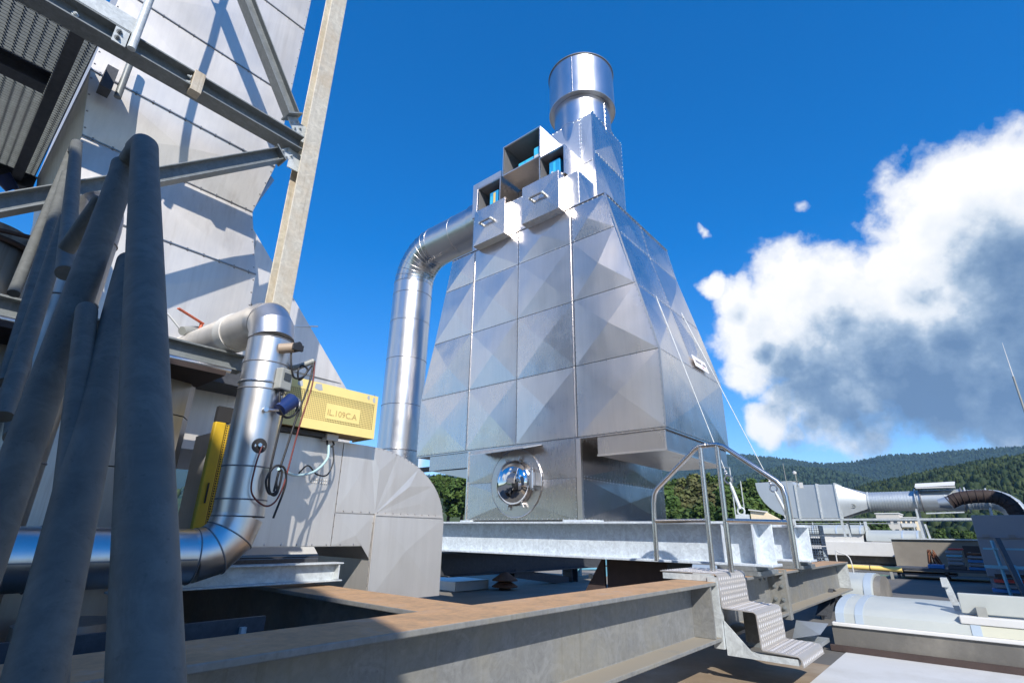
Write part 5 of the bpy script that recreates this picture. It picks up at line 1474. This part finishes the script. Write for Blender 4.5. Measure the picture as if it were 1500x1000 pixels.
# --- second skylight ---
t = thing('skylight', (9.8, 2.0, ZR), 'short white barrel skylight end with a blue band behind the dusty beam', 'skylight')
obj('curb', MB().box(9.2, 10.5, 1.18, 5.2, ZR, -.80), 'curb_felt', t)
vault('vault', 9.22, 10.48, 1.25, 5.2, -.80, .33, 'skylight_white', t)
vault('clamp_band', 9.21, 10.49, 1.27, 1.36, -.80, .335, 'clamp_blue', t)
vault('end_gasket', 9.23, 10.47, 1.17, 1.25, -.80, .30, 'curb_felt', t)
# --- long far skylight row ---
t = thing('skylight', (25.7, 3.5, ZR), 'long far skylight row with white base below the square duct', 'skylight')
obj('curb', MB().box(25.6, 28, 1.2, 9.0, ZR, -.60), 'curb_felt', t)
obj('upstand', MB().box(25.3, 28.2, 1.35, 9.0, -.60, -.09), 'white', t, bev=.02)
obj('parapet', MB().add([(25.9, 1.9, ZR), (25.9, 9, ZR), (25.05, 9, -.86), (25.05, 1.9, -.86)], [(0, 1, 2, 3)]), 'roof_grey', t)
vault('vault', 25.4, 27.6, 3.36, 9.0, .20, .36, 'skylight_white', t)
obj('window_band', MB().box(25.5, 27.5, 3.4, 9.0, -.09, .20), 'white', t)
vault('vault', 25.4, 27.6, 1.62, 3.30, -.06, .42, 'skylight_white', t)
for y in (3.42, 4.25, 5.1): vault('clamp_band', 25.38, 27.62, y, y+.06, .20, .365, 'clamp_blue', t)
for y in (1.64, 2.1): vault('clamp_band', 25.38, 27.62, y, y+.06, -.06, .425, 'clamp_blue', t)
obj('flap_bracket', MB().box(25.9, 26.1, 3.26, 3.34, .1, .72), 'galv_light', t)
obj('end_cap', MB().box(25.2, 27.8, 1.28, 1.60, -.55, -.12), 'white', t, bev=.05)

t = thing('raised_roof', (23, -1, ZR), 'raised grey roof block with metal coping carrying the duct line', 'roof block')
obj('block', MB().box(19.8, 31, -12, 1.95, ZR, .02), 'roof_grey', t)
obj('coping', MB().box(19.74, 19.98, -12, 2.0, .021, .055), 'galv_light', t)
obj('outlet', MB().box(19.7, 19.79, .0, .35, -.42, -.12), 'rust_dark', t)
t = thing('duct_pier', (22, 5, ZR), 'low roof block under the square duct end', 'roof block')
obj('block', MB().box(28.6, 29.6, 2.2, 9.5, ZR, .2), 'roof_grey', t)
# --- long duct line on rails ---
t = thing('duct_line', (16, 1.5, .45), 'grey duct line of square, conical and spiral sections on twin rails', 'duct')
def sq(name, y0, y1, zb0, zt0, zb1, zt1, x0=16.0, x1=16.9, mat='zinc_sheet'):
    m = MB().add([(x0, y0, zb0), (x1, y0, zb0), (x1, y0, zt0), (x0, y0, zt0), (x0, y1, zb1), (x1, y1, zb1), (x1, y1, zt1), (x0, y1, zt1)],
                 [(0, 1, 2, 3), (7, 6, 5, 4), (0, 3, 7, 4), (1, 5, 6, 2), (3, 2, 6, 7), (0, 4, 5, 1)])
    return obj(name, m, mat, t, bev=.01)
sq('square_section', 2.96, 3.46, .50, 1.345, .50, 1.355)
sq('square_section', 2.54, 2.955, .50, 1.335, .50, 1.345)
curve = [(3.50, .50)]+[(3.50+.98*math.sin(a), 1.46-.96*math.cos(a)) for a in [i*math.pi/2/8 for i in range(9)]]+[(3.55, 1.475), (3.50, 1.36)]
obj('elbow_section', MB().extrude([(16.0, y, z) for y, z in curve], (.9, 0, 0)), 'zinc_sheet', t)
for y in (2.95, 2.53, 3.47):
    obj('flange', MB().box(15.97, 16.93, y-.018, y+.018, .47, 1.37), 'galv_light', t)
m = MB(); n = 32; vs = []
for i in range(n):
    a = 2*math.pi*i/n; cx_, cz_ = math.cos(a), math.sin(a); s = 1/max(abs(cx_), abs(cz_))
    vs.append((16.45+.44*cx_*s, 2.52, .92+.41*cz_*s))
for i in range(n):
    a = 2*math.pi*i/n; vs.append((16.45+.235*math.cos(a), 1.92, .905+.235*math.sin(a)))
m.add(vs, [(i, (i+1) % n, n+(i+1) % n, n+i) for i in range(n)])
cone = obj('cone_section', m, 'zinc_sheet', t, smooth=25)
logo = obj('oval_badge', MB().tube([(16.11+.0, 2.25+.085*math.cos(2*math.pi*i/24), .80+.045*math.sin(2*math.pi*i/24)) for i in range(24)], .008, 6, closed=True), 'box_grey', cone)
obj('badge_mark', MB().box(16.10, 16.108, 2.265, 2.30, .79, .81).box(16.10, 16.108, 2.205, 2.235, .79, .81), 'box_grey', cone)
def spiral(y0, y1, r, step=.055):
    m = MB().tube([(16.45, y0, .905), (16.45, y1, .905)], r, 32)
    k = int((y0-y1)/step); pts = []
    for i in range(k*16+1):
        a = 2*math.pi*i/16; pts.append((16.45+(r+.002)*math.cos(a), y0+(y1-y0)*i/(k*16), .905+(r+.002)*math.sin(a)))
    m.tube(pts, .006, 4)
    return obj('spiral_section', m, 'zinc_sheet', t, smooth=50)
spiral(1.92, .93, .232); spiral(.05, -.42, .22)
obj('round_section', MB().tube([(16.45, .90, .905), (16.45, .02, .905)], .245, 40), 'zinc_sheet', t, smooth=50)
for y in (1.90, .92, .82, .36, .04, -.03, -.4):
    obj('flange', MB().tube([(16.45, y-.012, .905), (16.45, y+.012, .905)], .285 if y in (.92, .82, .04, -.03) else .25, 32), 'duct_inner' if y in (.82, .04) else 'galv_light', t, smooth=40)
e3 = arc((16.45, -.42, .905-.40), .40, math.pi/2, math.pi, 5, (0, 1, 0), (0, 0, 1))
obj('elbow_section', MB().tube(e3+[Vector((16.45, -.82, .2))], .22, 28), 'zinc_sheet', t, smooth=40)
obj('weather_plate', MB().add([(16.1, .88, 1.20), (16.1, .12, 1.215), (16.35, .10, 1.32), (16.35, .86, 1.305)], [(0, 1, 2, 3)]).box(16.1, 16.4, .12, .86, 1.17, 1.195), 'white', t)
obj('step_bar', MB().bar((16.1, .78, .60), (16.1, .08, .62), .03, .03), 'galv_light', t)
for x in (16.0, 16.9):
    obj('rail', MB().box(x-.02, x+.02, -2.5, 3.75, .445, .49), 'galv_light', t)
for y in (.95, -.38, 2.5):
    obj('strut', MB().box(16.02, 16.06, y-.02, y+.02, .49, .70).box(16.84, 16.88, y-.02, y+.02, .49, .70), 'galv_light', t)
for y, top_ in ((.95, .445), (-2.2, .445), (2.53, .445)):
    obj('trestle_leg', MB().bar((16.0, y, top_), (16.0, y-.02, .045), .05, .05), 'galv_light', t)
    obj('trestle_leg', MB().bar((16.9, y, top_), (16.9, y, .045), .05, .05), 'galv_light', t)
    obj('trestle_brace', MB().bar((16.0, y-.10, .36), (16.0, y-.13, .045), .04, .04), 'galv_light', t)
for ch_ in [c for c in bpy.data.objects if c.parent == t or (c.parent and c.parent.parent == t)]:
    ch_.data.transform(Matrix.Scale(1.25, 4))
for ch_ in [c for c in bpy.data.objects if c.parent == t or (c.parent and c.parent.parent == t)]:
    ch_.matrix_parent_inverse = Matrix.Translation(-Vector((20, 1.875, .5625))) if ch_.parent == t else ch_.matrix_parent_inverse
t.location = (20, 1.875, .5625)
# --- dark rusty elbow duct ---
t = thing('rusty_duct', (15.2, -.5, .0), 'dark brown flexible duct arching over the grey cabinet', 'duct')
q = catmull([(15.4, .28, .80), (15.4, .10, .88), (15.4, -.20, .915), (15.4, -.50, .885), (15.4, -.70, .72), (15.4, -.78, .40), (15.4, -.78, .1)], 5)
m = MB().tube(q, .135, 24)
for p in range(0, len(q)-1, 2): m.ring(q[p], q[p+1]-q[p], .137, .010, 24, 5)
obj('duct_tube', m, 'rust_dark', t, smooth=50)
obj('mouth', MB().tube([q[0]+Vector((0, .20, -.02)), q[0]], [.09, .14], 24, cap=False), 'zinc_sheet', t, smooth=50)
# --- grey cabinet ---
t = thing('roof_unit', (14.2, -.8, ZR), 'large shaded grey sheet metal cabinet at the right edge', 'cabinet')
obj('casing', MB().box(14.0, 15.6, -2.6, -.01, -.62, .48), 'sheet_grey', t, bev=.01)
for y in (-.1, -1.4): obj('leg', MB().box(14.05, 14.12, y, y+.07, ZR, -.621), 'sheet_grey', t)
obj('seam', MB().box(13.985, 13.998, -2.6, -.01, .055, .075), 'duct_inner', t)
for y in (-.15, -.52):
    obj('latch', MB().box(13.96, 13.997, y-.05, y+.05, .08, .13), 'duct_inner', t)

# --- roof gutter, yellow pipe, posts ---
t = thing('gas_pipe', (14.5, 2.5, -.6), 'yellow pipe running across the roof behind the short skylight', 'pipe')
obj('pipe_section', MB().tube([(16.6, 5.0, -.62), (16.6, 1.55, -.68)], .055, 16), 'pipe_yellow', t, smooth=50)
obj('clamp', MB().ring((16.6, 2.2, -.667), (0, 1, 0), .06, .008, 18, 6), 'black', t)
obj('support', MB().box(16.57, 16.63, 4.0, 4.06, ZR, -.68).box(16.57, 16.63, 1.75, 1.81, ZR, -.73), 'box_grey', t)
o = sheet('gutter', 17.4, 18.3, -6, 9, ZR+.008, 'gutter_green')
t = thing('roof_post', (16.0, 2.75, ZR), 'thin white bent tube post beside the yellow pipe', 'post')
obj('tube', MB().tube(catmull([(15.9, 2.78, ZR), (15.9, 2.78, -.33), (15.9, 2.70, -.32), (15.9, 2.5, -.44), (15.9, 2.47, ZR)], 6), .014, 8), 'white', t, smooth=60)

# --- stacks of blue tools and pallets ---
def flat_stack(name, label, x, y, z, w, mats, wide):
    t = thing(name, (x, y, z), label, 'stack')
    zz = z
    for i, (mt, h) in enumerate(mats):
        ww = w*random.uniform(.85, 1.05)
        obj('slab', MB().box(x+random.uniform(-.05, .05), x+wide, y-ww/2, y+ww/2, zz+.004, zz+h), mt, t, bev=.012)
        obj('spacer', MB().box(x+.05, x+.12, y-ww*.4, y-ww*.25, zz+h, zz+h+.02).box(x+.05, x+.12, y+ww*.25, y+ww*.4, zz+h, zz+h+.02), 'duct_inner', t)
        zz += h+.022
    return t
t = thing('work_bench', (17.5, .6, ZR), 'dark low rack carrying the stacked blue parts', 'rack')
obj('top', MB().box(17.0, 18.2, -.3, 1.75, -.70, -.64), 'dark_beam', t)
obj('shelf', MB().box(17.05, 18.1, .55, 1.7, -.80, -.76), 'dark_beam', t)
for y in (-.25, .7, 1.65): [obj('leg', MB().box(x, x+.08, y, y+.06, ZR, -.701), 'dark_beam', t) for x in (17.05, 18.0)]
flat_stack('parts_stack', 'single bright blue tray with a rusty pile on the rack', 17.1, .90, -.64, .36, [('blue_paint', .09)], .5)
flat_stack('parts_stack', 'middle stack of grey and blue slabs with a red cloth on top', 17.1, .50, -.64, .34, [('dark_beam', .08), ('sheet_grey', .07), ('sheet_grey', .06), ('cyan_paint', .05), ('sheet_grey', .06)], .5)
flat_stack('parts_stack', 'right stack of blue trays on the dark rack', 17.1, .08, -.64, .40, [('blue_paint', .07), ('sheet_grey', .05), ('blue_paint', .07), ('sheet_grey', .05), ('rust', .05)], .5)
t = thing('red_cloth', (17.2, .40, -.25), 'small red sheet lying on the middle stack', 'sheet')
obj('cloth', MB().box(17.1, 17.5, .30, .58, -.205, -.165), 'red_paint', t, bev=.01)
t = thing('scrap_pile', (17.3, .95, -.53), 'rusty brown bundle of scrap standing on the blue tray', 'scrap')
for i in range(12):
    a = random.uniform(-.14, .14); b = random.uniform(-.12, .12)
    obj('scrap_bar', MB().tube([(17.3+b, .92+a, -.535), (17.3+b*.6, .92+a*.4+.03, -.535+random.uniform(.15, .33))], .016, 6), 'rust', t)
t = thing('cyan_rack', (13.0, -.5, ZR), 'cyan painted tubular rack frame before the grey cabinet', 'rack')
m = MB()
for y in (-.25, -1.2): m.bar((13.2, y, ZR), (13.25, y+.05, .02), .035, .035)
m.bar((13.2, -.05, -.12), (13.2, -1.3, -.12), .03, .03); m.bar((13.2, 0, -.42), (13.2, -1.3, -.42), .03, .05); m.bar((12.8, -.42, ZR), (13.3, -.40, -.40), .06, .05)
obj('frame', m, 'cyan_paint', t)
obj('beam', MB().bar((12.6, -.42, ZR), (13.1, -.28, .05), .07, .07), 'dark_beam', t)
for i in range(5):
    t = thing('metal_plank', (13.4, -.5, ZR+.1*i), ['lowest blue plank', 'grey plank above the lowest blue one', 'red tipped plank at mid height', 'brown plank near the top', 'topmost grey plank'][i]+' in the cyan rack', 'plank')
    obj('plank', MB().box(13.3, 13.6, -1.4, -.02-.03*i, -.84+.08*i, -.79+.08*i), ['blue_paint', 'sheet_grey', 'red_paint', 'rust_dark', 'sheet_grey'][i], t)

# --- blue wire crates at the beam end ---
t = thing('wire_crate', (10.9, 2.0, ZR), 'pale blue wire mesh crate stack behind the pale beam ends', 'crate')
cm = MB(); cx0, cx1, cy0, cy1 = 21.0, 21.7, 4.05, 4.62
for lvl in range(4):
    zb_ = ZR+lvl*.34
    for k in range(9):
        y = cy0+(cy1-cy0)*k/8; cm.bar((cx0, y, zb_), (cx0, y, zb_+.30), .014, .014)
        x = cx0+(cx1-cx0)*k/8; cm.bar((x, cy0, zb_), (x, cy0, zb_+.30), .014, .014)
    for k in range(5):
        z = zb_+.30*k/4; cm.bar((cx0, cy0, z), (cx0, cy1, z), .014, .014); cm.bar((cx0, cy0, z), (cx1, cy0, z), .014, .014)
obj('wires', cm, 'clamp_blue', t, kind='stuff')
obj('contents', MB().box(cx0+.06, cx1-.05, cy0+.06, cy1-.05, ZR+.02, ZR+.26).box(cx0+.06, cx1-.05, cy0+.06, cy1-.05, ZR+.36, ZR+.58).box(cx0+.06, cx1-.05, cy0+.06, cy1-.05, ZR+.70, ZR+.92), 'dark_beam', t)

# --- seen beneath the beams: rusty cowl, white box, blue carts ---
t = thing('vent_cowl', (7.3, 6.2, ZR), 'rusty mushroom vent cowl on the roof under the beams', 'vent')
obj('stem', MB().cyl((7.3, 6.32, ZR), (7.3, 6.32, -.80), .10, n=20), 'rust_dark', t, smooth=40)
obj('cap', MB().lathe((7.3, 6.32, 0), (0, 0, 1), [(.001, -.62), (.06, -.63), (.10, -.66), (.22, -.74), (.22, -.755), (.001, -.75)], 28), 'rust', t, smooth=40)
obj('skirt_ring', MB().lathe((7.3, 6.32, 0), (0, 0, 1), [(.12, -.775), (.22, -.84), (.22, -.855), (.10, -.85)], 28), 'rust', t, smooth=40)
t = thing('white_box', (7.0, 7.2, ZR), 'low white box on the roof right of the curved duct', 'box')
obj('body', MB().box(6.4, 7.2, 6.60, 7.45, ZR+.005, ZR+.15), 'white', t, bev=.01)
t = thing('flat_cart', (10.4, 8.6, ZR), 'cyan framed cart with a rusty load beyond the dark beam', 'cart')
obj('frame', MB().bar((10.0, 9.3, -.62), (10.3, 7.0, -.62), .06, .06).bar((10.6, 9.3, -.62), (10.9, 7.0, -.62), .06, .06), 'cyan_paint', t)
for x, y in ((10.05, 8.9), (10.3, 7.15), (10.65, 8.9), (10.9, 7.15)): obj('leg', MB().box(x, x+.08, y, y+.08, ZR, -.64), 'cyan_paint', t)
obj('load', MB().box(10.1, 10.8, 7.2, 9.0, -.58, -.50), 'rust', t)
t = thing('roller_crate', (11.6, 7.4, ZR), 'cyan roller frame beside the dark post', 'cart')
m = MB()
for i in range(5): m.tube([(11.4, 7.7, ZR+.12+.13*i), (11.5, 6.7, ZR+.15+.13*i)], .03, 8)
for y in (7.65, 6.75): m.bar((11.45, y, ZR), (11.45, y, ZR+.75), .05, .05)
obj('frame', m, 'cyan_paint', t)

# --- antennas ---
t = thing('antenna', (16, -1.44, ZR), 'thin tapering antenna mast at the right edge against the cloud', 'antenna')
obj('mast', MB().tube([(16, -1.43, ZR), (16, -1.435, 2.5)], .028, 10).tube([(16, -1.435, 2.5), (16, -1.44, 3.55)], .020, 10), 'box_grey', t, smooth=50)
obj('whip', MB().tube([(16, -1.44, 3.5), (16, -1.447, 4.37)], [.012, .004], 8), 'white', t, smooth=50)
t = thing('weather_mast', (15.8, 3.55, 1.4), 'thin whip antenna with wind sensor behind the square duct', 'antenna')
obj('whip', MB().tube([(17.2, 3.92, .5), (17.2, 3.95, 2.1)], [.016, .006], 8), 'box_grey', t, smooth=50)
obj('arm', MB().bar((17.2, 3.92, 1.56), (17.2, 3.62, 1.56), .02, .02).bar((17.2, 3.66, 1.4), (17.2, 3.66, 1.78), .02, .02), 'box_grey', t)
obj('sensor', MB().lathe((17.2, 3.68, 1.80), (0, 0, 1), [(.001, -.06), (.05, -.03), (.055, .03), (.001, .06)], 14), 'white', t, smooth=50)
obj('sensor', MB().box(17.15, 17.25, 3.52, 3.60, 1.36, 1.52), 'white', t)
for k, (x, y, z0, z1, nm) in enumerate(((9.5, 3.05, ZR, 1.15, 'short thin rod between the stay cables'), (12.0, 4.05, ZR, 2.05, 'tall thin striped rod between the stay cables'), (10.5, 3.2, ZR, 1.0, 'thin rod nearest the right stay cable'))):
    t = thing('lightning_rod', (x, y, z0), nm, 'rod')
    obj('rod', MB().tube([(x, y, z0), (x, y, z1)], .010, 6), 'galv_light', t)
    obj('foot', MB().cyl((x, y, z0), (x, y, z0+.08), .12, n=12), 'curb_felt', t)
t = thing('roof_railing', (30, 10, ZR), 'thin wire railing along the far roof edge before the wood', 'railing')
for y in np.arange(2, 26, 2.0): obj('post', MB().box(29.98, 30.02, y-.02, y+.02, ZR, .75), 'galv_light', t)
obj('wire', MB().bar((30, 2, .70), (30, 26, .70), .02, .02).bar((30, 2, .30), (30, 26, .30), .02, .02), 'galv_light', t)

# ================================================================== HAZE
HAZE = 0.000085
if HAZE > 0:
    m, tt, b = new_mat('haze_air')
    tt.n.remove(b)
    vol = tt.node('ShaderNodeVolumePrincipled')
    vol.inputs['Color'].default_value = (.38, .66, 1.0, 1); vol.inputs['Density'].default_value = HAZE
    out = [n for n in tt.n if n.type == 'OUTPUT_MATERIAL'][0]
    tt.link(vol.outputs[0], out.inputs['Volume'])
    hz_o = obj('haze', MB().box(-3750, 3750, -3750, 3750, -16, 430), 'haze_air', kind='stuff')

for o in bpy.data.objects:
    if '_loc' in o: del o['_loc']
